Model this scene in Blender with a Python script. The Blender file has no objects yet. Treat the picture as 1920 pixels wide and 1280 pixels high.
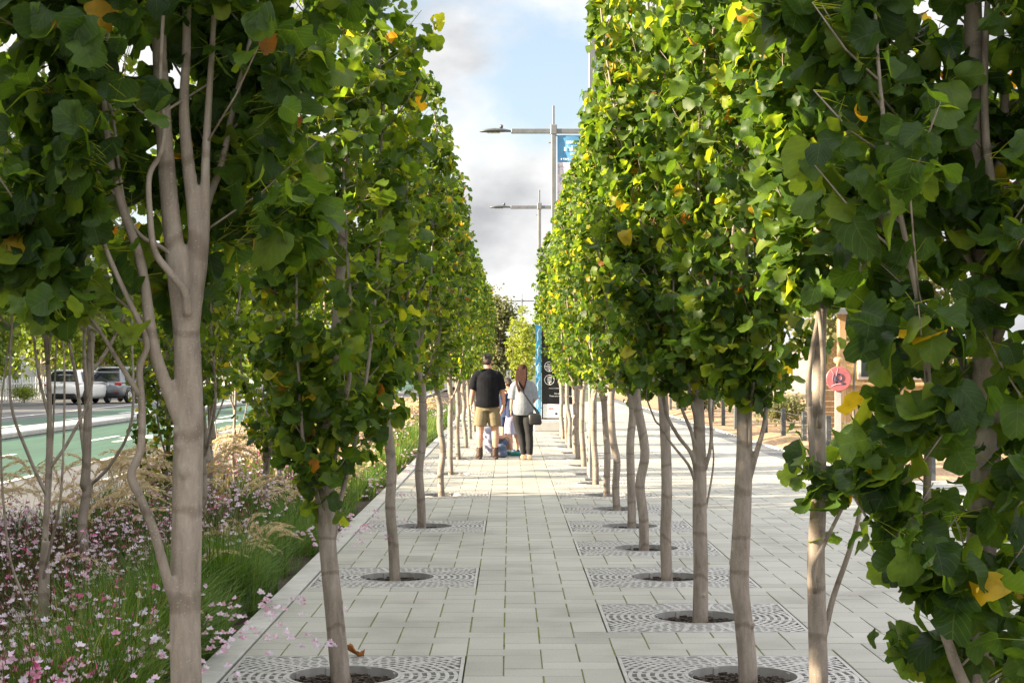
import bpy, math, random
import numpy as np
from mathutils import Vector, Matrix
R = math.radians
sc = bpy.context.scene
col = sc.collection
F, VX, VY, H = 3180.0, 956.0, 687.0, 1.6     # focal length (px), vanishing point, eye height

def px(x, y, d):
    """world point seen at photograph pixel (x, y) at distance d along the path"""
    return ((x - VX) / F * d, d, H + (VY - y) / F * d)

# ------------------------------------------------------------------ object helpers
def tag(o, label=None, cat=None, group=None, kind=None):
    if label: o['label'] = label
    if cat: o['category'] = cat
    if group: o['group'] = group
    if kind: o['kind'] = kind
    return o

def empty(name, loc=(0, 0, 0), rz=0.0, label=None, cat=None, group=None):
    o = bpy.data.objects.new(name, None); col.objects.link(o)
    o.location = loc; o.rotation_euler = (0, 0, rz); o.empty_display_size = 0.2
    return tag(o, label, cat, group)

def link_mesh(name, me, parent=None, mat=None):
    o = bpy.data.objects.new(name, me); col.objects.link(o)
    if mat is not None and not me.materials: me.materials.append(mat)
    if parent is not None: o.parent = parent
    return o

def np_mesh(name, V, Fs, smooth=True, attrs=None):
    """V (n,3); Fs list of int arrays (m,k)"""
    me = bpy.data.meshes.new(name)
    V = np.asarray(V, dtype=np.float32)
    Fs = [np.asarray(f, dtype=np.int32) for f in Fs if len(f)]
    me.vertices.add(len(V)); me.vertices.foreach_set('co', V.ravel())
    nl = sum(f.size for f in Fs); npo = sum(len(f) for f in Fs)
    me.loops.add(nl); me.polygons.add(npo)
    me.loops.foreach_set('vertex_index', np.concatenate([f.ravel() for f in Fs]))
    tot = np.concatenate([np.full(len(f), f.shape[1], np.int32) for f in Fs])
    st = np.zeros(npo, np.int32); st[1:] = np.cumsum(tot)[:-1]
    me.polygons.foreach_set('loop_start', st)
    me.polygons.foreach_set('use_smooth', np.full(npo, smooth, dtype=bool))
    me.update(calc_edges=True)
    for k, (ty, a) in (attrs or {}).items():
        at = me.attributes.new(k, ty, 'POINT')
        a = np.asarray(a, dtype=np.float32)
        at.data.foreach_set('vector' if ty in ('FLOAT2', 'FLOAT_VECTOR') else 'value', a.ravel())
    me.validate()
    return me

class MB:
    """mesh builder: shapes gathered into ONE mesh"""
    def __init__(s): s.v = []; s.f = []
    def add(s, vs, fs):
        b = len(s.v); s.v += [tuple(p) for p in vs]; s.f += [tuple(b + i for i in f) for f in fs]; return s
    def box(s, c, size, rz=0.0, bev=0.0):
        x, y, z = [k / 2 for k in size]
        if bev <= 0:
            vs = [(-x,-y,-z),(x,-y,-z),(x,y,-z),(-x,y,-z),(-x,-y,z),(x,-y,z),(x,y,z),(-x,y,z)]
            fs = [(0,3,2,1),(4,5,6,7),(0,1,5,4),(1,2,6,5),(2,3,7,6),(3,0,4,7)]
        else:
            b = bev
            ring = lambda X, Y, Z: [(-X+0,-Y+b,Z),(-X+b,-Y,Z),(X-b,-Y,Z),(X,-Y+b,Z),(X,Y-b,Z),(X-b,Y,Z),(-X+b,Y,Z),(-X,Y-b,Z)]
            def r2(X, Y, Z): return ring(X, Y, Z)
            rs = [r2(x-b, y-b, -z), r2(x, y, -z+b), r2(x, y, z-b), r2(x-b, y-b, z)]
            vs = sum(rs, [])
            fs = [tuple(reversed(range(8))), tuple(range(24, 32))]
            for k in range(3):
                for i in range(8):
                    j = (i+1) % 8
                    fs.append((k*8+i, k*8+j, k*8+8+j, k*8+8+i))
        ca, sa = math.cos(rz), math.sin(rz)
        vs = [(c[0]+ca*p[0]-sa*p[1], c[1]+sa*p[0]+ca*p[1], c[2]+p[2]) for p in vs]
        return s.add(vs, fs)
    def loft(s, rings, cap=True, closed=True):
        n = len(rings[0]); vs = [p for r in rings for p in r]; fs = []
        for k in range(len(rings)-1):
            for i in range(n if closed else n-1):
                j = (i+1) % n
                fs.append((k*n+i, k*n+j, (k+1)*n+j, (k+1)*n+i))
        if cap:
            fs.append(tuple(reversed(range(n)))); fs.append(tuple(range((len(rings)-1)*n, len(rings)*n)))
        return s.add(vs, fs)
    def tube(s, pts, rad, n=8, sy=1.0):
        pts = [Vector(p) for p in pts]
        if not hasattr(rad, '__len__'): rad = [rad]*len(pts)
        rings = []; u = None
        for i, p in enumerate(pts):
            t = (pts[min(i+1, len(pts)-1)] - pts[max(i-1, 0)])
            t = t.normalized() if t.length > 1e-9 else Vector((0, 0, 1))
            if u is None:
                u = t.orthogonal().normalized() if abs(t.z) < 0.9 else (Vector((1, 0, 0)) - t*t.x).normalized()
            else:
                u = (u - t*u.dot(t)); u = u.normalized() if u.length > 1e-6 else t.orthogonal().normalized()
            w = t.cross(u)
            rings.append([p + (u*math.cos(a) + w*math.sin(a)*sy)*rad[i] for a in [2*math.pi*k/n for k in range(n)]])
        return s.loft(rings)
    def rings_z(s, secs, n=20, e=2.0):
        """secs: (cx, cy, z, rx, ry[, e]) horizontal super-ellipse rings"""
        rings = []
        for q in secs:
            cx, cy, z, rx, ry = q[:5]; ee = q[5] if len(q) > 5 else e
            r = []
            for k in range(n):
                a = 2*math.pi*k/n; c, d = math.cos(a), math.sin(a)
                r.append((cx+rx*math.copysign(abs(c)**(2/ee), c), cy+ry*math.copysign(abs(d)**(2/ee), d), z))
            rings.append(r)
        return s.loft(rings)
    def ball(s, c, r, n=14, m=9, M=None):
        r = r if hasattr(r, '__len__') else (r, r, r)
        rings = []
        for i in range(1, m):
            t = math.pi*i/m - math.pi/2
            rings.append([(math.cos(t)*math.cos(2*math.pi*k/n)*r[0], math.cos(t)*math.sin(2*math.pi*k/n)*r[1], math.sin(t)*r[2]) for k in range(n)])
        vs = [p for q in rings for p in q] + [(0,0,-r[2]), (0,0,r[2])]
        b = (m-1)*n; fs = []
        for k in range(m-2):
            for i in range(n):
                j = (i+1) % n; fs.append((k*n+i, k*n+j, (k+1)*n+j, (k+1)*n+i))
        for i in range(n):
            j = (i+1) % n; fs.append((b, j, i)); fs.append((b+1, (m-2)*n+i, (m-2)*n+j))
        M = M or Matrix.Identity(3)
        vs = [Vector(c) + M @ Vector(p) for p in vs]
        return s.add(vs, fs)
    def disc(s, c, r, th, axis='y', n=32):
        ring = lambda o, rr: [((c[0]+rr*math.cos(2*math.pi*k/n), c[1]+o, c[2]+rr*math.sin(2*math.pi*k/n)) if axis == 'y' else
                           (c[0]+o, c[1]+rr*math.cos(2*math.pi*k/n), c[2]+rr*math.sin(2*math.pi*k/n)) if axis == 'x' else
                           (c[0]+rr*math.cos(2*math.pi*k/n), c[1]+rr*math.sin(2*math.pi*k/n), c[2]+o)) for k in range(n)]
        b = min(th*.3, r*.2)
        return s.loft([ring(-th/2, r-b), ring(-th/2+b, r), ring(th/2-b, r), ring(th/2, r-b)])
    def mesh(s, name, smooth=False):
        me = bpy.data.meshes.new(name); me.from_pydata([tuple(p) for p in s.v], [], s.f)
        if smooth: me.polygons.foreach_set('use_smooth', [True]*len(me.polygons))
        me.update(); return me
    def build(s, name, mat, parent=None, smooth=False):
        return link_mesh(name, s.mesh(name, smooth), parent, mat)
    def fused(s, name, voxel, smooth_it=2):
        """union of all the overlapping shapes as ONE continuous surface"""
        me = s.mesh(name); o = bpy.data.objects.new(name, me); col.objects.link(o)
        m = o.modifiers.new('r', 'REMESH'); m.mode = 'VOXEL'; m.voxel_size = voxel; m.use_smooth_shade = True
        if smooth_it:
            m2 = o.modifiers.new('s', 'SMOOTH'); m2.factor = 0.5; m2.iterations = smooth_it
        dg = bpy.context.evaluated_depsgraph_get(); dg.update()
        out = bpy.data.meshes.new_from_object(o.evaluated_get(dg))
        bpy.data.objects.remove(o); bpy.data.meshes.remove(me)
        out.name = name
        out.polygons.foreach_set('use_smooth', [True]*len(out.polygons))
        return out

def join_meshes(name, parts):
    """several meshes of one part -> one mesh"""
    V = []; Fq = {}; off = 0
    for me in parts:
        n = len(me.vertices); a = np.empty(n*3, np.float32); me.vertices.foreach_get('co', a); V.append(a.reshape(-1, 3))
        for p in me.polygons:
            Fq.setdefault(len(p.vertices), []).append([off+i for i in p.vertices])
        off += n
    return np_mesh(name, np.concatenate(V), list(Fq.values()))

def copy_tree(o, parent=None):
    c = o.copy(); col.objects.link(c)
    if parent is not None: c.parent = parent
    for ch in [q for q in KIDS.get(o.name, [])]: copy_tree(ch, c)
    return c
KIDS = {}

# ------------------------------------------------------------------ materials
def newmat(name):
    m = bpy.data.materials.new(name); m.use_nodes = True
    nt = m.node_tree; nt.nodes.clear()
    out = nt.nodes.new('ShaderNodeOutputMaterial')
    return m, nt, out
def N(nt, t, **kw):
    n = nt.nodes.new(t)
    for k, v in kw.items():
        if k.startswith('i_'): n.inputs[k[2:].replace('_', ' ')].default_value = v
        else: setattr(n, k, v)
    return n
def ramp(nt, stops, interp='LINEAR'):
    n = nt.nodes.new('ShaderNodeValToRGB'); e = n.color_ramp.elements; n.color_ramp.interpolation = interp
    while len(e) < len(stops): e.new(0.5)
    for q, (p, c) in zip(e, stops):
        q.position = p; q.color = (*c, 1) if len(c) == 3 else c
    return n
def surf(name, c1, c2=None, rough=0.7, scale=8.0, detail=5.0, bump=0.0, bscale=None, metal=0.0, spec=0.4, coat=0.0, c3=None, stretch=(1, 1, 1)):
    """noise-varied principled surface"""
    m, nt, out = newmat(name); L = nt.links.new
    b = N(nt, 'ShaderNodeBsdfPrincipled'); b.inputs['Roughness'].default_value = rough
    b.inputs['Metallic'].default_value = metal; b.inputs['Specular IOR Level'].default_value = spec
    b.inputs['Coat Weight'].default_value = coat
    tc = N(nt, 'ShaderNodeTexCoord'); mp = N(nt, 'ShaderNodeMapping'); mp.inputs['Scale'].default_value = stretch
    L(tc.outputs['Object'], mp.inputs['Vector'])
    nz = N(nt, 'ShaderNodeTexNoise'); nz.inputs['Scale'].default_value = scale; nz.inputs['Detail'].default_value = detail
    nz.inputs['Roughness'].default_value = 0.6
    L(mp.outputs['Vector'], nz.inputs['Vector'])
    c2 = c2 or tuple(x*0.82 for x in c1)
    st = [(0.3, c2), (0.68, c1)] if c3 is None else [(0.28, c2), (0.5, c1), (0.72, c3)]
    rp = ramp(nt, st); L(nz.outputs['Fac'], rp.inputs['Fac']); L(rp.outputs['Color'], b.inputs['Base Color'])
    if bump:
        n2 = N(nt, 'ShaderNodeTexNoise'); n2.inputs['Scale'].default_value = bscale or scale*6; n2.inputs['Detail'].default_value = 4
        L(mp.outputs['Vector'], n2.inputs['Vector'])
        bp = N(nt, 'ShaderNodeBump'); bp.inputs['Strength'].default_value = bump; bp.inputs['Distance'].default_value = 0.01
        L(n2.outputs['Fac'], bp.inputs['Height']); L(bp.outputs['Normal'], b.inputs['Normal'])
    L(b.outputs['BSDF'], out.inputs['Surface'])
    return m

def leafmat(name, stops, trans, tmix=0.42, rough=0.42, back=1.35, veins=True, spec=0.35):
    """leaf: colour from the per-leaf attribute rnd, veins from the leaf's own luv coordinates, light passes through"""
    m, nt, out = newmat(name); L = nt.links.new
    at = N(nt, 'ShaderNodeAttribute', attribute_name='rnd')
    rp = ramp(nt, stops); L(at.outputs['Fac'], rp.inputs['Fac'])
    colr = rp.outputs['Color']
    if veins:
        uv = N(nt, 'ShaderNodeAttribute', attribute_name='luv'); sp = N(nt, 'ShaderNodeSeparateXYZ'); L(uv.outputs['Vector'], sp.inputs[0])
        ab = N(nt, 'ShaderNodeMath', operation='ABSOLUTE'); L(sp.outputs['X'], ab.inputs[0])
        mr = N(nt, 'ShaderNodeMath', operation='LESS_THAN'); L(ab.outputs[0], mr.inputs[0]); mr.inputs[1].default_value = 0.014
        mu = N(nt, 'ShaderNodeMath', operation='MULTIPLY_ADD'); L(ab.outputs[0], mu.inputs[0]); mu.inputs[1].default_value = -0.9; L(sp.outputs['Y'], mu.inputs[2])
        m5 = N(nt, 'ShaderNodeMath', operation='MULTIPLY'); L(mu.outputs[0], m5.inputs[0]); m5.inputs[1].default_value = 6.0
        fr = N(nt, 'ShaderNodeMath', operation='FRACT'); L(m5.outputs[0], fr.inputs[0])
        lt = N(nt, 'ShaderNodeMath', operation='LESS_THAN'); L(fr.outputs[0], lt.inputs[0]); lt.inputs[1].default_value = 0.09
        mx = N(nt, 'ShaderNodeMath', operation='MAXIMUM'); L(mr.outputs[0], mx.inputs[0]); L(lt.outputs[0], mx.inputs[1])
        mv = N(nt, 'ShaderNodeMix', data_type='RGBA'); mv.inputs[0].default_value = 0
        sc_ = N(nt, 'ShaderNodeMath', operation='MULTIPLY'); L(mx.outputs[0], sc_.inputs[0]); sc_.inputs[1].default_value = 0.15
        L(sc_.outputs[0], mv.inputs[0]); L(colr, mv.inputs[6]); mv.inputs[7].default_value = (0.22, 0.27, 0.08, 1)
        colr = mv.outputs[2]
    tcn = N(nt, 'ShaderNodeTexCoord'); nzn = N(nt, 'ShaderNodeTexNoise'); nzn.inputs['Scale'].default_value = 26; nzn.inputs['Detail'].default_value = 5; L(tcn.outputs['Object'], nzn.inputs['Vector'])
    rz_ = ramp(nt, [(.26, (.50, .42, .40)), (.40, (.88, .88, .88)), (.72, (1.16, 1.14, 1.05))]); L(nzn.outputs['Fac'], rz_.inputs['Fac'])
    mz = N(nt, 'ShaderNodeMix', data_type='RGBA', blend_type='MULTIPLY'); mz.inputs[0].default_value = 1; L(colr, mz.inputs[6]); L(rz_.outputs[0], mz.inputs[7]); colr = mz.outputs[2]
    geo = N(nt, 'ShaderNodeNewGeometry')
    mb = N(nt, 'ShaderNodeMix', data_type='RGBA', blend_type='MULTIPLY'); L(geo.outputs['Backfacing'], mb.inputs[0]); L(colr, mb.inputs[6])
    mb.inputs[7].default_value = (back*1.05, back, back*1.3, 1)
    p = N(nt, 'ShaderNodeBsdfPrincipled'); p.inputs['Roughness'].default_value = rough; p.inputs['Specular IOR Level'].default_value = spec
    L(mb.outputs[2], p.inputs['Base Color'])
    t = N(nt, 'ShaderNodeBsdfTranslucent')
    mt = N(nt, 'ShaderNodeMix', data_type='RGBA', blend_type='MULTIPLY'); mt.inputs[0].default_value = 1; L(colr, mt.inputs[6]); mt.inputs[7].default_value = (*trans, 1)
    L(mt.outputs[2], t.inputs['Color'])
    ms = N(nt, 'ShaderNodeMixShader'); ms.inputs[0].default_value = tmix; L(p.outputs[0], ms.inputs[1]); L(t.outputs[0], ms.inputs[2])
    L(ms.outputs[0], out.inputs['Surface'])
    return m

GREEN = [(0.0, (0.016, 0.042, 0.009)), (0.40, (0.043, 0.092, 0.013)), (0.75, (0.108, 0.168, 0.020)), (0.925, (0.20, 0.235, 0.026)),
         (0.955, (0.36, 0.25, 0.02)), (0.985, (0.24, 0.10, 0.02)), (1.0, (0.14, 0.06, 0.02))]
M = {}
M['leaf'] = leafmat('tulip_leaf', GREEN, (3.9, 3.2, 1.0), tmix=.50, rough=.46, spec=.26)
M['leaf_pale'] = leafmat('pale_leaf', [(0, (0.07, 0.13, 0.02)), (0.6, (0.15, 0.21, 0.025)), (1, (0.24, 0.25, 0.03))], (2.4, 2.2, 1.0), veins=False)
M['leaf_yellow'] = leafmat('sunlit_yellow_leaf', [(0, (0.12, 0.19, 0.025)), (0.6, (0.22, 0.27, 0.03)), (1, (0.33, 0.32, 0.035))], (2.2, 2.1, 0.8), veins=False)  # sunlit yellow of the path-end trees put into the leaf colour
M['leaf_olive'] = leafmat('olive_leaf', [(0, (0.09, 0.11, 0.05)), (0.6, (0.16, 0.17, 0.075)), (1, (0.22, 0.205, 0.09))], (2.0, 2.0, 1.3), veins=False)
M['grass'] = leafmat('grass_blade', [(0, (0.026, 0.062, 0.011)), (0.5, (0.065, 0.135, 0.018)), (0.85, (0.14, 0.20, 0.03)), (1, (0.34, 0.27, 0.09))], (2.0, 2.0, 1.0), veins=False, tmix=0.35)
M['plume'] = leafmat('grass_plume', [(0, (0.50, 0.38, 0.20)), (0.6, (0.72, 0.60, 0.37)), (1, (0.84, 0.75, 0.54))], (1.15, 1.1, 1.0), veins=False, tmix=0.45, rough=0.7, back=1.0, spec=0.1)
M['drygrass'] = leafmat('dry_grass', [(0, (0.055, 0.085, 0.02)), (0.5, (0.15, 0.14, 0.045)), (1, (0.40, 0.29, 0.13))], (1.4, 1.3, 1.0), veins=False, tmix=0.4, rough=0.7, back=1.0, spec=0.1)
M['gaura'] = leafmat('gaura_plant', [(0, (0.020, 0.042, 0.012)), (0.35, (0.042, 0.070, 0.018)), (0.50, (0.09, 0.05, 0.025)), (0.64, (0.15, 0.03, 0.03)),
        (0.66, (0.55, 0.08, 0.20)), (0.74, (0.72, 0.40, 0.48)), (0.82, (0.82, 0.68, 0.70)), (1.0, (0.86, 0.83, 0.82))], (1.1, 1.0, 1.0), veins=False, tmix=0.35, rough=0.6, back=1.0, spec=0.15)

def barkmat():
    m, nt, out = newmat('smooth_bark'); L = nt.links.new
    b = N(nt, 'ShaderNodeBsdfPrincipled'); b.inputs['Roughness'].default_value = 0.75; b.inputs['Specular IOR Level'].default_value = 0.25
    tc = N(nt, 'ShaderNodeTexCoord')
    mp = N(nt, 'ShaderNodeMapping'); mp.inputs['Scale'].default_value = (16, 16, 4.0); L(tc.outputs['Object'], mp.inputs['Vector'])
    n1 = N(nt, 'ShaderNodeTexNoise'); n1.inputs['Scale'].default_value = 1.0; n1.inputs['Detail'].default_value = 11; n1.inputs['Roughness'].default_value = 0.72
    L(mp.outputs[0], n1.inputs['Vector'])
    r1 = ramp(nt, [(0.28, (0.11, 0.09, 0.075)), (0.42, (0.22, 0.182, 0.152)), (0.56, (0.30, 0.252, 0.213)), (0.74, (0.41, 0.36, 0.318))]); L(n1.outputs['Fac'], r1.inputs['Fac'])
    # pale lenticels
    n2 = N(nt, 'ShaderNodeTexVoronoi'); n2.inputs['Scale'].default_value = 75
    mp2 = N(nt, 'ShaderNodeMapping'); mp2.inputs['Scale'].default_value = (1, 1, 1.5); L(tc.outputs['Object'], mp2.inputs['Vector']); L(mp2.outputs[0], n2.inputs['Vector'])
    r2 = ramp(nt, [(0.16, (1, 1, 1)), (0.24, (0, 0, 0))]); L(n2.outputs['Distance'], r2.inputs['Fac'])
    # horizontal bark rings
    w = N(nt, 'ShaderNodeTexWave', wave_type='BANDS', bands_direction='Z'); w.inputs['Scale'].default_value = 1.3; w.inputs['Distortion'].default_value = 5; w.inputs['Detail'].default_value = 3
    w.inputs['Detail Scale'].default_value = 2.0
    L(tc.outputs['Object'], w.inputs['Vector'])
    r3 = ramp(nt, [(0.0, (0.62, 0.58, 0.55)), (0.05, (1, 1, 1))]); L(w.outputs['Fac'], r3.inputs['Fac'])
    mm = N(nt, 'ShaderNodeMix', data_type='RGBA', blend_type='MULTIPLY'); mm.inputs[0].default_value = 0.75; L(r1.outputs[0], mm.inputs[6]); L(r3.outputs[0], mm.inputs[7])
    m2 = N(nt, 'ShaderNodeMix', data_type='RGBA'); q = N(nt, 'ShaderNodeMath', operation='MULTIPLY'); L(r2.outputs[0], q.inputs[0]); q.inputs[1].default_value = 0.45
    L(q.outputs[0], m2.inputs[0]); L(mm.outputs[2], m2.inputs[6]); m2.inputs[7].default_value = (0.42, 0.36, 0.30, 1)
    L(m2.outputs[2], b.inputs['Base Color'])
    bp = N(nt, 'ShaderNodeBump'); bp.inputs['Strength'].default_value = 0.5; bp.inputs['Distance'].default_value = 0.004
    ad = N(nt, 'ShaderNodeMath', operation='ADD'); L(n1.outputs['Fac'], ad.inputs[0]); L(r3.outputs[0], ad.inputs[1]); L(ad.outputs[0], bp.inputs['Height'])
    L(bp.outputs[0], b.inputs['Normal']); L(b.outputs[0], out.inputs['Surface'])
    return m
M['bark'] = barkmat()

def pavermat():
    m, nt, out = newmat('concrete_paver'); L = nt.links.new
    b = N(nt, 'ShaderNodeBsdfPrincipled'); b.inputs['Roughness'].default_value = 0.62; b.inputs['Specular IOR Level'].default_value = 0.4
    at = N(nt, 'ShaderNodeAttribute', attribute_name='rnd')
    r0 = ramp(nt, [(0, (0.295, 0.289, 0.266)), (0.5, (0.345, 0.338, 0.313)), (1, (0.385, 0.378, 0.352))]); L(at.outputs['Fac'], r0.inputs['Fac'])
    tc = N(nt, 'ShaderNodeTexCoord')
    n1 = N(nt, 'ShaderNodeTexNoise'); n1.inputs['Scale'].default_value = 1.1; n1.inputs['Detail'].default_value = 6; L(tc.outputs['Object'], n1.inputs['Vector'])
    r1 = ramp(nt, [(0.28, (0.66, 0.65, 0.62)), (0.48, (0.92, 0.92, 0.90)), (0.7, (1.04, 1.04, 1.03))]); L(n1.outputs['Fac'], r1.inputs['Fac'])
    n2 = N(nt, 'ShaderNodeTexNoise'); n2.inputs['Scale'].default_value = 90; n2.inputs['Detail'].default_value = 3; L(tc.outputs['Object'], n2.inputs['Vector'])
    r2 = ramp(nt, [(0.3, (0.86, 0.86, 0.86)), (0.7, (1.08, 1.08, 1.08))]); L(n2.outputs['Fac'], r2.inputs['Fac'])
    a = N(nt, 'ShaderNodeMix', data_type='RGBA', blend_type='MULTIPLY'); a.inputs[0].default_value = 1; L(r0.outputs[0], a.inputs[6]); L(r1.outputs[0], a.inputs[7])
    c = N(nt, 'ShaderNodeMix', data_type='RGBA', blend_type='MULTIPLY'); c.inputs[0].default_value = 1; L(a.outputs[2], c.inputs[6]); L(r2.outputs[0], c.inputs[7])
    # small dark spots of dirt
    v = N(nt, 'ShaderNodeTexVoronoi'); v.inputs['Scale'].default_value = 2.3; L(tc.outputs['Object'], v.inputs['Vector'])
    rv = ramp(nt, [(0.022, (0.35, 0.34, 0.32)), (0.04, (1, 1, 1))]); L(v.outputs['Distance'], rv.inputs['Fac'])
    d = N(nt, 'ShaderNodeMix', data_type='RGBA', blend_type='MULTIPLY'); d.inputs[0].default_value = 0.8; L(c.outputs[2], d.inputs[6]); L(rv.outputs[0], d.inputs[7])
    L(d.outputs[2], b.inputs['Base Color'])
    bp = N(nt, 'ShaderNodeBump'); bp.inputs['Strength'].default_value = 0.25; bp.inputs['Distance'].default_value = 0.003; L(n2.outputs['Fac'], bp.inputs['Height']); L(bp.outputs[0], b.inputs['Normal'])
    L(b.outputs[0], out.inputs['Surface']); return m
M['paver'] = pavermat()
M['joint'] = surf('mossy_joint', (0.20, 0.21, 0.035), (0.045, 0.05, 0.022), 0.95, scale=7, detail=8, c3=(0.10, 0.10, 0.06))
M['kerb'] = surf('kerb_concrete', (0.46, 0.45, 0.43), (0.34, 0.335, 0.32), 0.7, scale=5, bump=0.2, bscale=90)
M['darkpaver'] = surf('dark_paver_band', (0.13, 0.135, 0.14), (0.09, 0.095, 0.10), 0.6, scale=20)
M['asphalt'] = surf('asphalt', (0.125, 0.123, 0.122), (0.070, 0.070, 0.074), 0.85, scale=1.0, detail=10, bump=0.3, bscale=120, stretch=(2.2, .3, 1))
M['greenlane'] = surf('green_lane_coating', (0.040, 0.108, 0.064), (0.024, 0.058, 0.038), 0.7, scale=1.2, detail=9, stretch=(3, .25, 1))
M['roadwhite'] = surf('road_paint', (0.78, 0.78, 0.76), (0.58, 0.58, 0.56), 0.7, scale=8)
M['ground'] = surf('far_ground', (0.10, 0.11, 0.06), (0.06, 0.08, 0.04), 0.95, scale=0.15)
M['soil'] = surf('dark_bark_mulch', (0.045, 0.032, 0.024), (0.012, 0.009, 0.007), 0.95, scale=40, bump=1.0, bscale=60, c3=(0.085, 0.06, 0.045))
M['mulch'] = surf('wood_chip_mulch', (0.33, 0.21, 0.12), (0.11, 0.07, 0.04), 0.95, scale=16, detail=8, bump=1.0, bscale=30, c3=(0.50, 0.36, 0.23))
M['gravel'] = surf('pale_gravel', (0.42, 0.42, 0.41), (0.20, 0.20, 0.20), 0.9, scale=25, bump=1.0, bscale=30)
M['grate'] = surf('cast_grate_metal', (0.43, 0.42, 0.41), (0.31, 0.30, 0.295), 0.5, scale=10, metal=0.25)
M['galv'] = surf('galvanised_steel', (0.20, 0.21, 0.22), (0.16, 0.17, 0.18), 0.45, scale=5, metal=0.5)
M['lampgrey'] = surf('lamp_grey_paint', (0.11, 0.12, 0.13), (0.08, 0.09, 0.095), 0.4, scale=5, metal=0.3)
M['glass_lens'] = surf('lamp_lens', (0.5, 0.5, 0.5), (0.42, 0.42, 0.42), 0.15, scale=3)
M['white'] = surf('white_paint', (0.80, 0.80, 0.79), (0.70, 0.70, 0.69), 0.5, scale=3)
M['black'] = surf('black_plastic', (0.02, 0.02, 0.022), (0.014, 0.014, 0.015), 0.45, scale=6)
M['rubber'] = surf('tyre_rubber', (0.022, 0.022, 0.023), (0.014, 0.014, 0.014), 0.8, scale=10)
M['glass'] = surf('dark_glass', (0.018, 0.022, 0.027), (0.012, 0.015, 0.018), 0.06, scale=1, spec=0.8)
M['carwhite'] = surf('white_car_paint', (0.78, 0.78, 0.77), (0.74, 0.74, 0.735), 0.3, scale=2, coat=0.7)
M['cargrey'] = surf('grey_car_paint', (0.20, 0.215, 0.24), (0.18, 0.195, 0.215), 0.3, scale=2, metal=0.5, coat=0.7)
M['alloy'] = surf('alloy_rim', (0.55, 0.56, 0.57), (0.45, 0.46, 0.47), 0.3, scale=6, metal=0.8)
M['redlens'] = surf('red_lens', (0.50, 0.02, 0.02), (0.36, 0.012, 0.012), 0.2, scale=6)
M['timber'] = surf('pale_timber', (0.60, 0.42, 0.23), (0.42, 0.28, 0.14), 0.7, scale=4, stretch=(6, 6, 0.8), bump=0.2)
M['redsign'] = surf('faded_red_paint', (0.36, 0.12, 0.13), (0.28, 0.085, 0.095), 0.45, scale=5)
M['pink'] = surf('pink_paint', (0.62, 0.30, 0.36), (0.56, 0.24, 0.31), 0.5, scale=6)
M['navy'] = surf('dark_blue_paint', (0.035, 0.05, 0.09), (0.025, 0.035, 0.065), 0.5, scale=6)
M['brick'] = surf('red_brick_wall', (0.27, 0.10, 0.075), (0.19, 0.07, 0.05), 0.85, scale=6)
M['roof'] = surf('grey_roof', (0.16, 0.165, 0.17), (0.12, 0.125, 0.13), 0.6, scale=3)
M['render'] = surf('pale_render', (0.55, 0.55, 0.54), (0.47, 0.47, 0.46), 0.8, scale=2)
M['skin'] = surf('skin', (0.50, 0.28, 0.20), (0.44, 0.235, 0.165), 0.55, scale=7)
M['tee'] = surf('charcoal_cotton', (0.011, 0.012, 0.016), (0.007, 0.007, 0.009), 0.9, spec=.1, scale=9, bump=0.6, bscale=12)
M['khaki'] = surf('khaki_cotton', (0.185, 0.150, 0.090), (0.14, 0.112, 0.064), 0.85, scale=9, bump=0.6, bscale=14)
M['boot'] = surf('brown_leather', (0.055, 0.030, 0.022), (0.035, 0.019, 0.014), 0.6, scale=12)
M['sock'] = surf('black_sock', (0.012, 0.012, 0.013), (0.008, 0.008, 0.008), 0.9, scale=12)
M['brownhair'] = surf('dark_brown_hair', (0.035, 0.020, 0.013), (0.018, 0.010, 0.007), 0.5, scale=18, stretch=(4, 4, 0.6), bump=0.6)
M['auburn'] = surf('auburn_hair', (0.048, 0.017, 0.011), (0.020, 0.008, 0.006), 0.7, spec=.15, scale=14, stretch=(4, 4, 0.6), bump=0.8)
M['greytop'] = surf('pale_grey_knit', (0.24, 0.26, 0.30), (0.18, 0.195, 0.23), 0.9, scale=9, bump=0.5, bscale=16)
M['blackpants'] = surf('black_denim', (0.014, 0.014, 0.016), (0.009, 0.009, 0.010), 0.85, scale=10, bump=0.4, bscale=16)
M['tan'] = surf('tan_leather', (0.55, 0.40, 0.26), (0.46, 0.32, 0.20), 0.6, scale=10)
M['lilac'] = surf('lilac_cotton', (0.38, 0.37, 0.50), (0.31, 0.30, 0.42), 0.85, scale=9, bump=0.4, bscale=16)
M['navycloth'] = surf('navy_cotton', (0.022, 0.035, 0.095), (0.014, 0.022, 0.065), 0.85, scale=9)
M['denim'] = surf('blue_grey_denim', (0.115, 0.15, 0.24), (0.08, 0.105, 0.17), 0.85, scale=9)
M['teal'] = surf('teal_shoe_fabric', (0.03, 0.22, 0.20), (0.02, 0.15, 0.14), 0.7, scale=14)
M['bluebanner'] = surf('blue_banner_cloth', (0.10, 0.30, 0.52), (0.08, 0.25, 0.45), 0.7, scale=2)
M['signblue'] = surf('sign_blue_panel', (0.06, 0.30, 0.55), (0.03, 0.26, 0.32), 0.5, scale=0.7, c3=(0.10, 0.42, 0.70))
M['signblack'] = surf('sign_black_panel', (0.014, 0.014, 0.016), (0.010, 0.010, 0.012), 0.4, scale=3)
M['photo_print'] = surf('printed_picture', (0.62, 0.56, 0.60), (0.06, 0.10, 0.22), 0.7, scale=9, detail=9, c3=(0.75, 0.66, 0.70))
M['concrete'] = surf('plinth_concrete', (0.36, 0.36, 0.355), (0.28, 0.28, 0.275), 0.75, scale=6)
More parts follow.
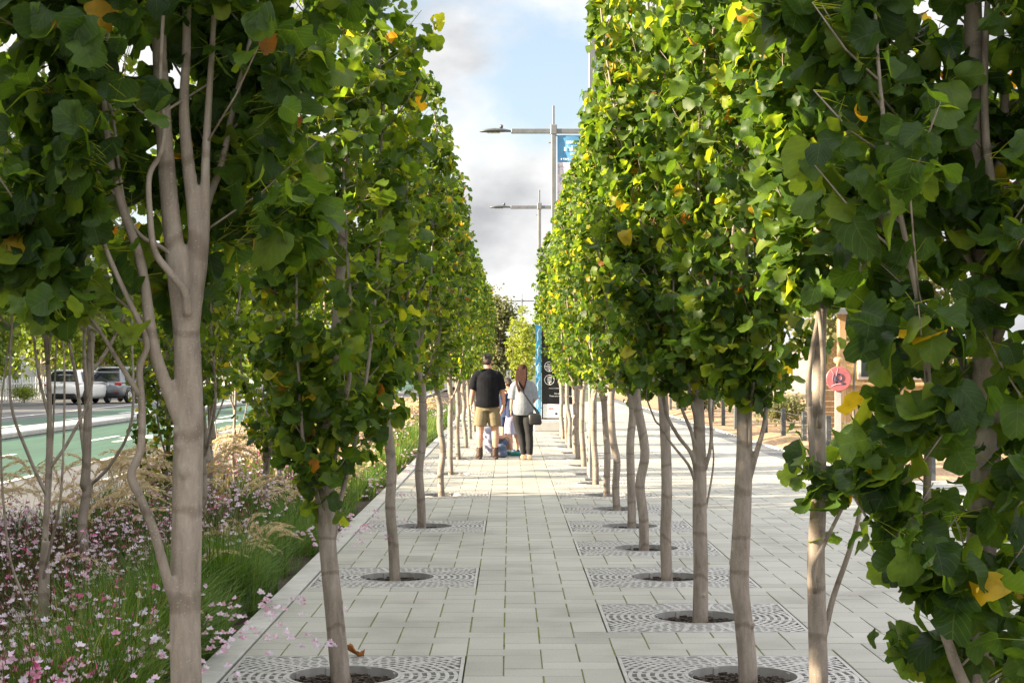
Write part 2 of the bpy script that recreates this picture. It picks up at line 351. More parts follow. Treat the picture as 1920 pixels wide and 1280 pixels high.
M['orangeleaf'] = surf('dry_orange_leaf', (0.42, 0.17, 0.04), (0.28, 0.09, 0.02), 0.7, scale=30)

# ------------------------------------------------------------------ plan of the place (metres; x across, y along the path, z up)
U = 0.2065                 # paver module
X0, Y0 = -0.24, 9.405      # a corner of the paving grid
XL, XR = X0 - 3*U, X0 + 7*U                 # centre lines of the two tree rows
YC = Y0 - 3*U                               # centre of the front grates
left_y = [YC + 20*U*k for k in range(-1, 12)]
right_y = [YC + 10*U*k for k in range(-2, 16)]
XK = X0 - 6*U              # inner edge of the kerb
XE = X0 + 24*U             # far edge of the plaza paving

def sheet(name, x0, x1, y0, y1, z, mat, **kw):
    o = MB().add([(x0, y0, z), (x1, y0, z), (x1, y1, z), (x0, y1, z)], [(0, 1, 2, 3)]).build(name, mat)
    return tag(o, kind='structure')

sheet('ground', -900, 900, -300, 2500, -0.40, M['ground'])
# road beside the bed
sheet('road', -34, -4.78, -40, 420, -0.16, M['asphalt'])
mb = MB()
for (a, b, ya, yb) in [(-12.1, -7.7, 10, 300), (-16.2, -13.3, 10, 300)]:
    mb.add([(a, ya, -0.155), (b, ya, -0.155), (b, yb, -0.155), (a, yb, -0.155)], [(0, 1, 2, 3)])
tag(mb.build('green_cycle_lane', M['greenlane']), kind='structure')
mb = MB()
z = -0.150
def mark(x0, x1, y0, y1): mb.add([(x0, y0, z), (x1, y0, z), (x1, y1, z), (x0, y1, z)], [(0, 1, 2, 3)])
for k in range(16): mark(-7.75, -7.60, 24+7.0*k, 27.5+7.0*k)
for k in range(12): mark(-6.35, -6.22, 17+9*k, 20+9*k)
for k in range(10): mark(-10.0, -9.86, 31+9*k, 34+9*k)
for yy in (39.5, 52.5, 70):                       # arrows
    mb.add([(-9.3, yy, z), (-9.12, yy, z), (-9.12, yy+2.2, z), (-9.3, yy+2.2, z)], [(0, 1, 2, 3)])
    mb.add([(-9.65, yy+2.2, z), (-8.77, yy+2.2, z), (-9.21, yy+4.2, z)], [(0, 1, 2)])
for k in range(8): mark(-14.8, -14.65, 40+8*k, 43+8*k)
mark(-17.4, -17.25, 20, 200)
tag(mb.build('road_markings', M['roadwhite']), kind='structure')
# raised traffic island between the lanes
mb = MB()
for k in range(22):
    y0 = 30 + 6.0*k
    mb.box((-12.7, y0+2.98, -0.085), (1.05, 5.96, 0.15), bev=0.03)
tag(mb.build('kerb_island', M['kerb']), kind='structure')
mb = MB().box((-28.5, 150, -0.085), (8.5, 500, 0.15)); tag(mb.build('pavement', M['kerb']), kind='structure')

# planting bed soil, kerbs
mb = MB()
nx, ny = 14, 160
rng = np.random.default_rng(4)
gx = np.linspace(-4.60, XK-0.17, nx); gy = np.linspace(-6, 110, ny)
zz = -0.05 + rng.normal(0, 0.018, (ny, nx))
V = np.stack([np.tile(gx, (ny, 1)), np.tile(gy[:, None], (1, nx)), zz], -1).reshape(-1, 3)
idx = np.arange(ny*nx).reshape(ny, nx)
Q = np.stack([idx[:-1, :-1], idx[:-1, 1:], idx[1:, 1:], idx[1:, :-1]], -1).reshape(-1, 4)
tag(link_mesh('bed_ground', np_mesh('bed_ground', V, [Q]), None, M['soil']), kind='structure')
def kerb(name, x0, x1, y0, y1, ztop, L):
    mb = MB(); y = y0
    while y < y1:
        mb.box(((x0+x1)/2, y+L/2-0.002, ztop-0.15), (x1-x0, L-0.006, 0.30), bev=0.008); y += L
    return tag(mb.build(name, M['kerb']), kind='structure')
kerb('kerb', XK-0.165, XK-0.006, -6, 100, 0.012, 1.239)
kerb('road_kerb', -4.78, -4.60, -6, 110, 0.0, 1.5)

# paving: herringbone of real pavers, left open where the grates lie
in_grate = set()
for y in left_y:
    j0 = round((y-3*U-Y0)/U)
    for i in range(-6, 0):
        for j in range(j0, j0+6): in_grate.add((i, j))
ROWJ = [y for y in right_y]
for y in ROWJ:
    j0 = round((y-3*U-Y0)/U)
    for i in range(4, 10):
        for j in range(j0, j0+6): in_grate.add((i, j))
rects = []
JA, JB = -46, 330
for j in range(JA, JB):
    for i in range(-6, 24):
        k = (i-j) % 4
        if k == 0: cells = [(i, j), (i+1, j)]
        elif k == 2: cells = [(i, j-1), (i, j)]
        elif k == 1 and i == -6: cells = [(i, j)]
        else: continue
        ok = [c for c in cells if c not in in_grate and -6 <= c[0] < 24 and JA <= c[1] < JB]
        if not ok: continue
        xs = [c[0] for c in ok]; ys = [c[1] for c in ok]
        rects.append((X0+min(xs)*U, X0+(max(xs)+1)*U, Y0+min(ys)*U, Y0+(max(ys)+1)*U))
r = np.array(rects); g = 0.0034; n = len(r)
rz = rng.uniform(-0.0016, 0.0008, n)[:, None]; gj = g + rng.uniform(-0.0007, 0.0016, (n, 4))
x0, x1, y0, y1 = r[:, 0]+gj[:, 0], r[:, 1]-gj[:, 1], r[:, 2]+gj[:, 2], r[:, 3]-gj[:, 3]
b = 0.0022
zt = np.zeros(n)
def ringv(x0, x1, y0, y1, z): return np.stack([np.stack([x0, y0, z], -1), np.stack([x1, y0, z], -1), np.stack([x1, y1, z], -1), np.stack([x0, y1, z], -1)], 1)
zr = rz[:, 0]
V = np.concatenate([ringv(x0+b, x1-b, y0+b, y1-b, zr), ringv(x0, x1, y0, y1, zr-b), ringv(x0, x1, y0, y1, zr-0.03)], 1)
base = (np.arange(n)*12)[:, None]
fs = [base+np.array([[0, 1, 2, 3]])]
for a in (0, 4):
    for k in range(4):
        fs.append(base+np.array([[a+4+k, a+4+(k+1) % 4, a+(k+1) % 4, a+k]]))
rn = np.repeat(np.clip(rng.normal(0.5, 0.2, n), 0, 1), 12)
me = np_mesh('paving', V.reshape(-1, 3), [np.concatenate(fs)], smooth=False, attrs={'rnd': ('FLOAT', rn)})
tag(link_mesh('paving', me, None, M['paver']), kind='structure')
# jointing sand with moss under the pavers
mb = MB()
def strip(xa, xb, ya, yb): mb.add([(xa, ya, -0.0075), (xb, ya, -0.0075), (xb, yb, -0.0075), (xa, yb, -0.0075)], [(0, 1, 2, 3)])
ya_, yb_ = Y0+JA*U, Y0+JB*U
strip(X0, X0+4*U, ya_, yb_); strip(X0+10*U, XE, ya_, yb_)
def holes(xa, xb, rows):
    y = ya_
    for c in sorted(rows):
        strip(xa, xb, y, c-3*U); y = c+3*U
    strip(xa, xb, y, yb_)
holes(XK, X0, left_y); holes(X0+4*U, X0+10*U, ROWJ)
tag(mb.build('paving_joints', M['joint']), kind='structure')
# dark band, gravel and mulch garden beyond the plaza
mb = MB()
for j in range(0, 330):
    for q in range(2):
        mb.box((XE+0.115+0.225*q, ya_+0.30*j+0.15*(q % 2), -0.02), (0.215, 0.29, 0.04), bev=0.004)
tag(mb.build('path_border', M['darkpaver']), kind='structure')
kerb('garden_kerb', XE+0.46, XE+0.56, 0, 76, 0.02, 1.2)
sheet('gravel_path', XE+0.56, 30, 2, 24, -0.01, M['gravel'])
V = []; nx, ny = 40, 120
gx = np.linspace(XE+0.56, 30, nx); gy = np.linspace(24, 110, ny)
zz = 0.02 + rng.normal(0, 0.03, (ny, nx)) + 0.1*np.sin(gx*0.7)[None, :]*np.sin(gy*0.31)[:, None]; zz[:, 0] = -0.02
V = np.stack([np.tile(gx, (ny, 1)), np.tile(gy[:, None], (1, nx)), zz], -1).reshape(-1, 3)
idx = np.arange(ny*nx).reshape(ny, nx)
Q = np.stack([idx[:-1, :-1], idx[:-1, 1:], idx[1:, 1:], idx[1:, :-1]], -1).reshape(-1, 4)
tag(link_mesh('garden_ground', np_mesh('garden_ground', V, [Q]), None, M['mulch']), kind='structure')

# ------------------------------------------------------------------ tree grates
def grate_meshes():
    hs = 3*U - 0.006; zt, zb = 0.0, -0.026
    fr = MB()
    w = 0.020
    for (c, s) in [((0, hs-w/2, (zt+zb)/2), (2*hs, w, zt-zb)), ((0, -hs+w/2, (zt+zb)/2), (2*hs, w, zt-zb)),
                   ((hs-w/2, 0, (zt+zb)/2), (w, 2*hs-2*w, zt-zb)), ((-hs+w/2, 0, (zt+zb)/2), (w, 2*hs-2*w, zt-zb))]:
        fr.box(c, s)
    frame = fr.mesh('frame')
    g = MB(); lim = hs - w
    def arc(r, bw, a0, a1, zt=zt, zb=zb, n=None):
        n = n or max(3, int((a1-a0)/0.07))
        rings = []
        for k in range(n+1):
            a = a0+(a1-a0)*k/n; c, s_ = math.cos(a), math.sin(a)
            rings.append([((r-bw/2)*c, (r-bw/2)*s_, zb), ((r+bw/2)*c, (r+bw/2)*s_, zb), ((r+bw/2)*c, (r+bw/2)*s_, zt), ((r-bw/2)*c, (r-bw/2)*s_, zt)])
        g.loft(rings)
    RI = 0.285; pitch = 0.0465
    nr = 13
    def ok(r, a): return abs(r*math.cos(a)) < lim and abs(r*math.sin(a)) < lim
    for k in range(nr):
        r = RI + 0.018 + pitch*k
        if r > lim*1.38: break
        m = 180; cur = None; segs = []
        for q in range(m+1):
            a = 2*math.pi*q/m
            inside = ok(r, a)
            if inside and cur is None: cur = a
            if (not inside or q == m) and cur is not None:
                segs.append((cur, a)); cur = None
        for (a0, a1) in segs:
            if a1-a0 > 0.02: arc(r, 0.0215, a0, a1, zt=-0.0005)
        # short ribs bridging to the next ring: many near the diagonals, few near the axes
        nb = int(2*math.pi*r/0.052); off = 0.5*(k % 2)
        for q in range(nb):
            a = 2*math.pi*(q+off)/nb; f = abs(math.cos(a))
            if f > 0.90 and q % 2: continue
            rm = r + pitch/2
            if ok(rm+pitch/2, a):
                c, s_ = math.cos(a), math.sin(a); hw = 0.0095
                p = lambda rr, t, z: (rr*c - t*s_, rr*s_ + t*c, z)
                g.loft([[p(rm-pitch/2, -hw, zb), p(rm-pitch/2, hw, zb), p(rm-pitch/2, hw, -0.001), p(rm-pitch/2, -hw, -0.001)],
                        [p(rm+pitch/2, -hw, zb), p(rm+pitch/2, hw, zb), p(rm+pitch/2, hw, -0.001), p(rm+pitch/2, -hw, -0.001)]])
    # radial spokes and solid webs toward the front and back
    for q in range(12):
        a = math.pi/12 + q*math.pi/6
        rmax = min(lim/abs(math.cos(a)) if abs(math.cos(a)) > 1e-3 else 9, lim/abs(math.sin(a)) if abs(math.sin(a)) > 1e-3 else 9)
        c, s_ = math.cos(a), math.sin(a); hw = 0.013
        p = lambda rr, t, z: (rr*c - t*s_, rr*s_ + t*c, z)
        g.loft([[p(RI+.01, -hw, zb), p(RI+.01, hw, zb), p(RI+.01, hw, 0.001), p(RI+.01, -hw, 0.001)],
                [p(rmax, -hw, zb), p(rmax, hw, zb), p(rmax, hw, 0.001), p(rmax, -hw, 0.001)]])
    slats = g.mesh('grille')
    c = MB(); n = 56; ring = lambda r, z: [(r*math.cos(2*math.pi*k/n), r*math.sin(2*math.pi*k/n), z) for k in range(n)]
    c.loft([ring(RI-0.004, -0.075), ring(RI-0.004, 0.004), ring(RI+0.012, 0.004), ring(RI+0.012, -0.075), ring(RI-0.004, -0.075)], cap=False)
    for k in range(8):
        a = math.pi/8+k*math.pi/4; c.box(((RI-0.008)*math.cos(a), (RI-0.008)*math.sin(a), -0.028), (0.016, 0.03, 0.05), rz=a)
    collar = c.mesh('collar')
    s = MB(); n = 24; V = []
    rs = random.Random(3); fs = []
    for j in range(n+1):
        for i in range(n+1):
            V.append((-3*U+6*U*i/n, -3*U+6*U*j/n, -0.052+rs.uniform(-0.014, 0.014)))
    for j in range(n):
        for i in range(n): q = j*(n+1)+i; fs.append((q, q+1, q+n+2, q+n+1))
    s.add(V, fs)
    for q in range(260):                    # loose bark chips inside the hole
        a = rs.uniform(0, 6.283); rr = RI*math.sqrt(rs.uniform(0.02, 0.95))
        s.box((rr*math.cos(a), rr*math.sin(a), -0.043+rs.uniform(0, 0.012)), (rs.uniform(.012, .04), rs.uniform(.01, .02), 0.008), rz=rs.uniform(0, 3))
    s.add([(-3*U, -3*U, -0.1), (3*U, -3*U, -0.1), (3*U, 3*U, -0.1), (-3*U, 3*U, -0.1), (-3*U, -3*U, -0.004), (3*U, -3*U, -0.004), (3*U, 3*U, -0.004), (-3*U, 3*U, -0.004)],
          [(0, 1, 5, 4), (1, 2, 6, 5), (2, 3, 7, 6), (3, 0, 4, 7)])
    return [('frame', frame, M['grate']), ('grille', slats, M['grate']), ('collar', collar, M['grate']), ('mulch_bed', s.mesh('mulch_bed'), M['soil'])]
GM = grate_meshes()
def grate(x, y, label, group):
    t = empty('tree_grate', (x, y, -0.001), 0, label, 'tree grate', group)
    for nme, me, mt in GM: link_mesh(nme, me, t, mt)
ORD = ['first', 'second', 'third', 'fourth', 'fifth', 'sixth', 'seventh', 'eighth', 'ninth', 'tenth', 'eleventh', 'twelfth', 'thirteenth', 'fourteenth', 'fifteenth', 'sixteenth']
k = 0
for y in left_y:
    if y < 8 or y > 43: continue
    grate(XL, y, ['pale slotted grate lying against the kerb beside a dry orange leaf',
                  'pale slotted square grate by the kerb, where the trunk with a low side fork stands'][k] if k < 2 else
          'slotted square grate by the bed kerb, %s grate along the kerb from the orange leaf' % ORD[k], 'tree grates along the kerb of the flower bed'); k += 1
k = 0
for y in right_y:
    if y < 8: continue
    grate(XR, y, ['big slotted square grate holding the thick bowed trunk of the plaza row',
                  'slotted square grate under the trunk with many upswept limbs'][k] if k < 2 else
          'slotted square grate of the plaza row, %s grate past the thick bowed trunk' % ORD[k-1], 'tree grates of the plaza row'); k += 1

# ------------------------------------------------------------------ leaves
def nrm(a): return a/np.maximum(np.linalg.norm(a, axis=-1, keepdims=True), 1e-9)
_mid = np.array([(0, 0), (0, .25), (0, .48), (0, .66), (0, .85)], float)
_out = np.array([(.02, -.01), (.30, -.07), (.53, .16), (.45, .46), (.50, .64), (.27, .90)], float)
LEAF_HI = np.concatenate([_mid, _out[1:], _out[1:]*[-1, 1]])          # 15 points
LEAF_HI_F = np.array([[0, 5, 6, 1], [1, 6, 7, 2], [2, 7, 8, 3], [3, 8, 9, 4], [5, 0, 0, 0]])[:4]
LEAF_HI_F = np.concatenate([LEAF_HI_F, np.array([[0, 1, 11, 10], [1, 2, 12, 11], [2, 3, 13, 12], [3, 4, 14, 13]])])
LEAF_LO = np.array([(0, 0), (0, .5), (0, .86), (.5, .12), (.48, .68), (-.5, .12), (-.48, .68)], float)
LEAF_LO_F = np.array([[0, 3, 4, 1], [0, 1, 6, 5], [1, 4, 2, 2], [1, 2, 6, 6]])
LEAF_LO_Q = np.array([[0, 3, 4, 1], [0, 1, 6, 5]]); LEAF_LO_T = np.array([[1, 4, 2], [1, 2, 6]])

_hm = [0, .06, .13, .21, .29, .38, .47, .56, .65, .73, .80]
_ho = [(.03, -.015), (.19, -.075), (.36, -.05), (.49, .06), (.535, .20), (.50, .34), (.455, .47), (.475, .60), (.43, .73), (.30, .83), (.12, .865)]
LEAF_X = np.array([(0, y) for y in _hm] + [(o[0]*.5, (o[1]+y)*.5) for o, y in zip(_ho, _hm)] + _ho + [(-o[0]*.5, (o[1]+y)*.5) for o, y in zip(_ho, _hm)] + [(-o[0], o[1]) for o in _ho], float)
_q = []
for _a, _b, _fl in ((0, 11, 0), (11, 22, 0), (0, 33, 1), (33, 44, 1)):
    for _i in range(10):
        f_ = [_a+_i, _b+_i, _b+_i+1, _a+_i+1]; _q.append(f_[::-1] if _fl else f_)
LEAF_X_F = np.array(_q)
def leaf_arrays(P, A, Nn, size, rng, hi=True):
    n = len(P); A = nrm(A); Nn = nrm(Nn - A*(Nn*A).sum(-1, keepdims=True)); S = np.cross(A, Nn)
    pr = LEAF_X if hi == 2 else LEAF_HI if hi else LEAF_LO
    m = len(pr); x = np.tile(pr[:, 0], (n, 1)); y = np.tile(pr[:, 1], (n, 1))
    x = x*rng.uniform(0.82, 1.12, (n, 1))
    if hi == 1: x = x+rng.normal(0, 0.025, (n, m))*(np.abs(pr[:, 0]) > .1); y = y+rng.normal(0, 0.02, (n, m))
    if hi == 2:
        jx = np.zeros((n, m)); jx[:, 22:33] = rng.normal(0, .028, (n, 11)); jx[:, 44:55] = rng.normal(0, .028, (n, 11))
        lob = rng.normal(-.03, .085, (n, 1))*np.sin(np.pi*(pr[:, 1]+.05)*3.2)*(np.abs(pr[:, 0])/.5); x = x+jx+lob*np.sign(pr[:, 0])
    fold = rng.uniform(-0.10, 0.55, (n, 1)); curl = rng.normal(0.35, 0.38, (n, 1)); wav = rng.normal(0, 0.12, (n, 1)); ph = rng.uniform(0, 6.28, (n, 1)); tw = rng.normal(0, 0.25, (n, 1))
    cup = rng.normal(0, .5, (n, 1))
    z = fold*np.abs(x) + cup*x*x - curl*y**2 + wav*np.sin(7*y+ph+2*np.sign(x))*np.abs(x)*2 + tw*x*y
    s = size[:, None]
    V = P[:, None, :] + (s*x)[..., None]*S[:, None, :] + (s*y)[..., None]*A[:, None, :] + (s*z)[..., None]*Nn[:, None, :]
    uv = np.stack([np.tile(pr[:, 0], (n, 1)), np.tile(pr[:, 1], (n, 1))], -1)
    b = (np.arange(n)*m)[:, None, None]
    if hi == 2: F_ = [(b+LEAF_X_F[None]).reshape(-1, 4)]
    elif hi: F_ = [(b+LEAF_HI_F[None]).reshape(-1, 4)]
    else: F_ = [(b+LEAF_LO_Q[None]).reshape(-1, 4), (b+LEAF_LO_T[None]).reshape(-1, 3)]
    return V.reshape(-1, 3), F_, uv.reshape(-1, 2)

def strips(P0, P1, w, rng):
    """thin flat stalks from P0 to P1"""
    d = nrm(P1-P0); s = nrm(np.cross(d, rng.normal(0, 1, d.shape)))*w
    n = len(P0); V = np.stack([P0-s, P0+s, P1+s*.7, P1-s*.7], 1).reshape(-1, 3)
    return V, (np.arange(n)*4)[:, None]+np.array([[0, 1, 2, 3]])

def smooth_path(pts, k=4):
    pts = [np.array(p, float) for p in pts]
    if len(pts) < 3: return pts
    out = []
    for i in range(len(pts)-1):
        p0 = pts[max(i-1, 0)]; p1 = pts[i]; p2 = pts[i+1]; p3 = pts[min(i+2, len(pts)-1)]
        for q in range(k):
            t = q/k
            out.append(0.5*((2*p1)+(-p0+p2)*t+(2*p0-5*p1+4*p2-p3)*t*t+(-p0+3*p1-3*p2+p3)*t**3))
    out.append(pts[-1]); return out

def crown_radius(z, z0, h, R_):
    t = np.clip((z-z0)/(h-z0), 0, 1)
    return R_*np.interp(t, [0, .10, .30, .66, .86, 1.0], [.50, .80, 1.0, .98, .76, .34])

def grow(seed, h=4.5, z0=1.15, R_=0.46, r0=0.052, fork=1.5, nlead=7, nleaf=2200, size=(0.075, 0.125), hi=True,
         trunk=None, leaders=None, petioles=True, cshift=(0, 0), keep=None, lowtwigs=0, voxel=0.009, sparse=1.0, rshift=0.0, density=1.0):
    """a columnar tulip tree standing at the origin: returns (trunk mesh, crown mesh)"""
    rng = np.random.default_rng(seed)
    thick = MB(); thin = MB(); limbs = []           # limbs: (points, radii)
    if trunk is None:
        w = rng.normal(0, 0.022, (6, 2)); w[0] = 0
        zs = [-0.09, 0.25, 0.55, 0.85, fork*0.85, fork]
        pts = [(w[i, 0]*min(1, zs[i]+.1), w[i, 1]*min(1, zs[i]+.1), zs[i]) for i in range(6)]
        top = pts[-1]
        for q in range(6):
            t = (q+1)/6; pts.append((top[0]*(1-t)+rng.normal(0, .02), top[1]*(1-t)+rng.normal(0, .02), fork+(h-0.15-fork)*t))
        sp = smooth_path(pts)
        zz = np.array([p[2] for p in sp])
        rr = np.where(zz < fork, r0*(1.06-0.12*zz/fork), r0*0.80*(1-(zz-fork)/(h-fork))**0.85+0.004)
        rr[0] *= 1.12; rr[1] *= 1.04
        limbs.append((sp, list(rr)))
    else:
        limbs.append(trunk)
    base_pts = np.array(limbs[0][0])
    def at_z(z):
        i = int(np.argmin(np.abs(base_pts[:, 2]-z))); return base_pts[i]
    if leaders is None:
        leaders = []
        a0 = rng.uniform(0, 6.28)
        for q in range(nlead):
            zf = fork-0.25 + (q/nlead)*(h-fork)*0.50 + rng.uniform(-.08, .12)
            a = a0 + q*2.4 + rng.normal(0, .25); c, s = math.cos(a), math.sin(a)
            rho = R_*rng.uniform(0.45, 0.80); b0 = at_z(zf)
            ze = min(h-0.1-rng.uniform(0, .9), zf+rng.uniform(1.6, 2.6))
            pts = [b0, b0+[c*rho*.45, s*rho*.45, .16+.1*rng.random()], b0+[c*rho*.85, s*rho*.85, .48+.1*rng.random()]]
            for t in (.35, .65, 1.0):
                zq = zf+.5+(ze-zf-.5)*t
                rq = rho*(1.0-.25*t)
                pts.append(np.array([c*rq+rng.normal(0, .03), s*rq+rng.normal(0, .03), zq]))
            sp = smooth_path(pts); k = len(sp); rl = r0*rng.uniform(.34, .52)
            leaders.append((sp, [rl*(1-.82*i/(k-1)) + .0015 for i in range(k)]))
    limbs += leaders
    # twigs with leaves
    P, A, Nn, S_ = [], [], [], []
    lob_ph = rng.uniform(0, 6.28, 4)
    def rzone(z, a): return float(crown_radius(z, z0-.25, h, R_))*(1+.16*math.sin(2*a+lob_ph[0]+z*2.1)+.12*math.sin(3*a+lob_ph[1]-z*4.3)+.10*math.sin(z*7.7+lob_ph[2]))
    st0, st1 = [], []
    alltw = []
    for (sp, rr) in limbs:
        sp = np.array(sp)
        seg = np.linalg.norm(np.diff(sp, axis=0), axis=1); cum = np.concatenate([[0], np.cumsum(seg)])
        zstart = z0
        s = 0.0
        while s < cum[-1]:
            i = min(np.searchsorted(cum, s), len(sp)-1); p = sp[i]
            if p[2] >= zstart: alltw.append(p)
            s += rng.uniform(0.05, 0.11)/density
        alltw.append(sp[-1])
    for q in range(lowtwigs):
        alltw.append(at_z(rng.uniform(z0-.35, z0+.3)))
    alltw = [alltw[i] for i in rng.permutation(len(alltw))]
    per = max(3, int(round(nleaf/len(alltw))))
    for p in alltw:
        a = rng.uniform(0, 6.28); Rz = float(crown_radius(p[2], z0-.25, h, R_))
        rp = math.hypot(p[0], p[1])
        if rp > 0.08 and rng.random() < .65: a = math.atan2(p[1], p[0]) + rng.normal(0, .9)
        L_ = rng.uniform(.10, .40)*(Rz/R_)**.5*(R_/.46)**.7 if R_ > 0 else .2
        d = np.array([math.cos(a), math.sin(a), rng.uniform(.35, 1.3)]); d /= np.linalg.norm(d)
        e = p + d*L_
        re = math.hypot(e[0], e[1])
        if re > Rz: e[:2] *= max(Rz, .05)/re
        m_ = (p+e)/2 + [0, 0, -.02]
        if keep is not None and not (keep(e) and keep(m_)): pass
        elif hi: thin.tube([p, m_, e], [.0042, .0032, .0018], 4)
        else: thin.tube([p, e], [.004, .002], 3)
        nl = max(2, int(rng.poisson(per)))
        for q in range(nl):
            t = rng.uniform(.15, 1.05); b = p+(e-p)*min(t, 1)
            aa = rng.uniform(0, 6.28) if rng.random() < .35 else math.atan2(b[1], b[0])+rng.normal(0, 1.0)
            pl = rng.uniform(.03, .11)
            pd = np.array([math.cos(aa), math.sin(aa), rng.uniform(-.2, .9)]); pd /= np.linalg.norm(pd)
            c = b+pd*pl
            rc = math.hypot(c[0], c[1]); Rc = rzone(c[2], math.atan2(c[1], c[0]))*rng.uniform(.92, 1.22)
            if rc > Rc: c[:2] *= Rc/rc
            if keep is not None and not keep(c): continue
            st0.append(b); st1.append(c); P.append(c)
            out = np.array([math.cos(aa), math.sin(aa), 0])
            A.append(out*.7+[0, 0, -.55]+rng.normal(0, .42, 3)); Nn.append(np.array([0, 0, .75])+out*.6+rng.normal(0, .45, 3))
            S_.append(rng.uniform(*size)*(1 if rng.random() > .12 else .6))
    P, A, Nn, S_ = map(np.array, (P, A, Nn, S_))
    V, Fq, uv = leaf_arrays(P, A, Nn, S_, rng, hi)
    m = len(LEAF_X) if hi == 2 else len(LEAF_HI) if hi else len(LEAF_LO)
    rl = np.clip(rng.beta(1.6, 2.1, len(P))*0.93+rshift, 0, .93)
    au = rng.random(len(P)); rl = np.where(au < .007, rng.uniform(.94, .97, len(P)), np.where(au < .012, rng.uniform(.97, 1, len(P)), rl))
    rnd = np.repeat(rl, m)
    if petioles:
        V2, F2 = strips(np.array(st0), np.array(st1), .0013, rng)
        b = len(V); V = np.concatenate([V, V2]); Fq = Fq + [F2+b]; uv = np.concatenate([uv, np.full((len(V2), 2), .3)]); rnd = np.concatenate([rnd, np.full(len(V2), .85)])
    crown = np_mesh('crown', V, Fq, True, {'rnd': ('FLOAT', rnd), 'luv': ('FLOAT2', uv)})
    crown.materials.append(M['leaf'])
    for (sp, rr) in limbs:
        k = [i for i in range(len(sp)) if rr[i] >= .0125]
        if len(k) >= 2: thick.tube([sp[i] for i in k], [rr[i] for i in k], 12)
        if len(k) < len(sp):
            s = max(0, (k[-1] if k else 0)-1); thin.tube(sp[s:], [min(x, .0125) for x in rr[s:]], 7 if hi else 5)
    if hi == 2:                                # knots, pruning scars and a flared foot
        sp, rr = limbs[0]
        for q in range(9):
            i = int(rng.integers(1, max(2, int(np.sum(np.array([p[2] for p in sp]) < 1.6))))); a = rng.uniform(0, 6.28); r_ = rr[i]
            c = np.array(sp[i])+np.array([math.cos(a), math.sin(a), rng.uniform(-.05, .05)])*[r_*.80, r_*.80, 1]
            s_ = rng.uniform(.009, .019); thick.ball(c, (s_, s_, s_*1.2), 10, 7)
            if rng.random() < .4: thick.tube([c, c+np.array([math.cos(a)*.02, math.sin(a)*.02, .012])], [.008, .006], 8)
    tm = join_meshes('trunk', [thick.fused('trunk', voxel, 2 if hi == 2 else 3), thin.mesh('t')])
    tm.materials.append(M['bark'])
    return tm, crown

def tree(x, y, meshes, label, group=None, rz=0.0, s=1.0, sz=None, cat='tree', name='tulip_tree', z=0.0, crown_mat=None, lean=0.0):
    t = empty(name, (x, y, z), rz, label, cat, group); t.scale = (s, s, sz or s)
    if lean: t.rotation_euler = (Matrix.Rotation(-lean, 3, 'Y') @ Matrix.Rotation(rz, 3, 'Z')).to_euler()
    link_mesh('trunk', meshes[0], t); c = link_mesh('crown', meshes[1], t)
    if crown_mat:
        c.material_slots[0].link = 'OBJECT'; c.material_slots[0].material = crown_mat
    return t

def from_px(pts, d0, base, doff=0.0):
    """polyline given where it is seen in the photograph -> local coordinates of a tree at base"""
    out = []
    for q in pts:
        d = d0+(q[2] if len(q) > 2 else 0)+doff
        X, Y, Z = px(q[0], q[1], d); out.append(np.array([X-base[0], Y-base[1], Z-base[2]]))
    return out
def limb(pts, d0, base, r0, r1, k=5):
    sp = smooth_path(from_px(pts, d0, base), k); n = len(sp)
    return (sp, [r0+(r1-r0)*(i/(n-1))**.8 for i in range(n)])

GL = 'tulip trees along the flower bed kerb'; GR = 'tulip trees of the plaza row'; GB = 'young trees growing in the flower bed'

# --- the big trunk by the bed, close to the camera
yb = left_y[0]; B = (XL, yb, 0.0)
D = yb
tr = smooth_path(from_px([(352, 1760), (352, 1600), (350, 1420), (349, 1280), (347, 1150), (350, 1000), (352, 880), (354, 780), (352, 690), (348, 610), (335, 520), (322, 420), (312, 310), (304, 190), (298, 40), (300, -200), (310, -480), (318, -760)], D, B), 4)
zz = np.array([p[2] for p in tr]); rr = np.interp(zz, [-.1, .1, .7, 1.35, 1.7, 2.0, 2.6, 3.6], [.051, .045, .0435, .042, .037, .026, .019, .006])
L_ = []
L_.append(limb([(352, 650), (366, 520), (366, 420), (352, 300), (345, 200), (350, 60), (345, -200), (350, -420)], D, B, .030, .006))
L_.append(limb([(362, 600), (380, 470), (384, 380), (386, 290), (392, 180), (400, 40), (405, -220)], D, B, .021, .005))
L_.append(limb([(374, 440, .02), (392, 370, .05), (415, 310, .08), (438, 200, .10), (470, 70, .12), (488, -60, .12), (500, -300, .1)], D, B, .014, .004))
L_.append(limb([(342, 800), (318, 740, -.02), (288, 650, -.05), (272, 540, -.05), (258, 470, -.05), (226, 380, -.05), (206, 300, -.05), (190, 160, -.05), (170, 80, -.05), (120, -30, -.05), (90, -260, -.05)], D, B, .0215, .006))
L_.append(limb([(352, 590, -.04), (345, 545, -.06), (318, 510, -.08), (290, 470, -.09), (281, 400, -.09), (280, 330, -.09), (300, 290, -.09), (308, 240, -.09), (300, 150, -.09), (310, -30, -.1)], D, B, .013, .005))
L_.append(limb([(326, 480, -.02), (300, 462, -.02), (262, 440, -.02), (235, 390, -.03), (221, 300, -.04), (212, 220, -.04), (196, 150, -.04), (206, 20, -.04)], D, B, .007, .004))
L_.append(limb([(330, 1140, -.02), (312, 1080, -.05), (290, 1000, -.07), (262, 930, -.08), (246, 890, -.08), (264, 840, -.08), (266, 760, -.08), (262, 690, -.08), (275, 640, -.08), (240, 560, -.1), (200, 470, -.1), (150, 330, -.1)], D, B, .0165, .006))
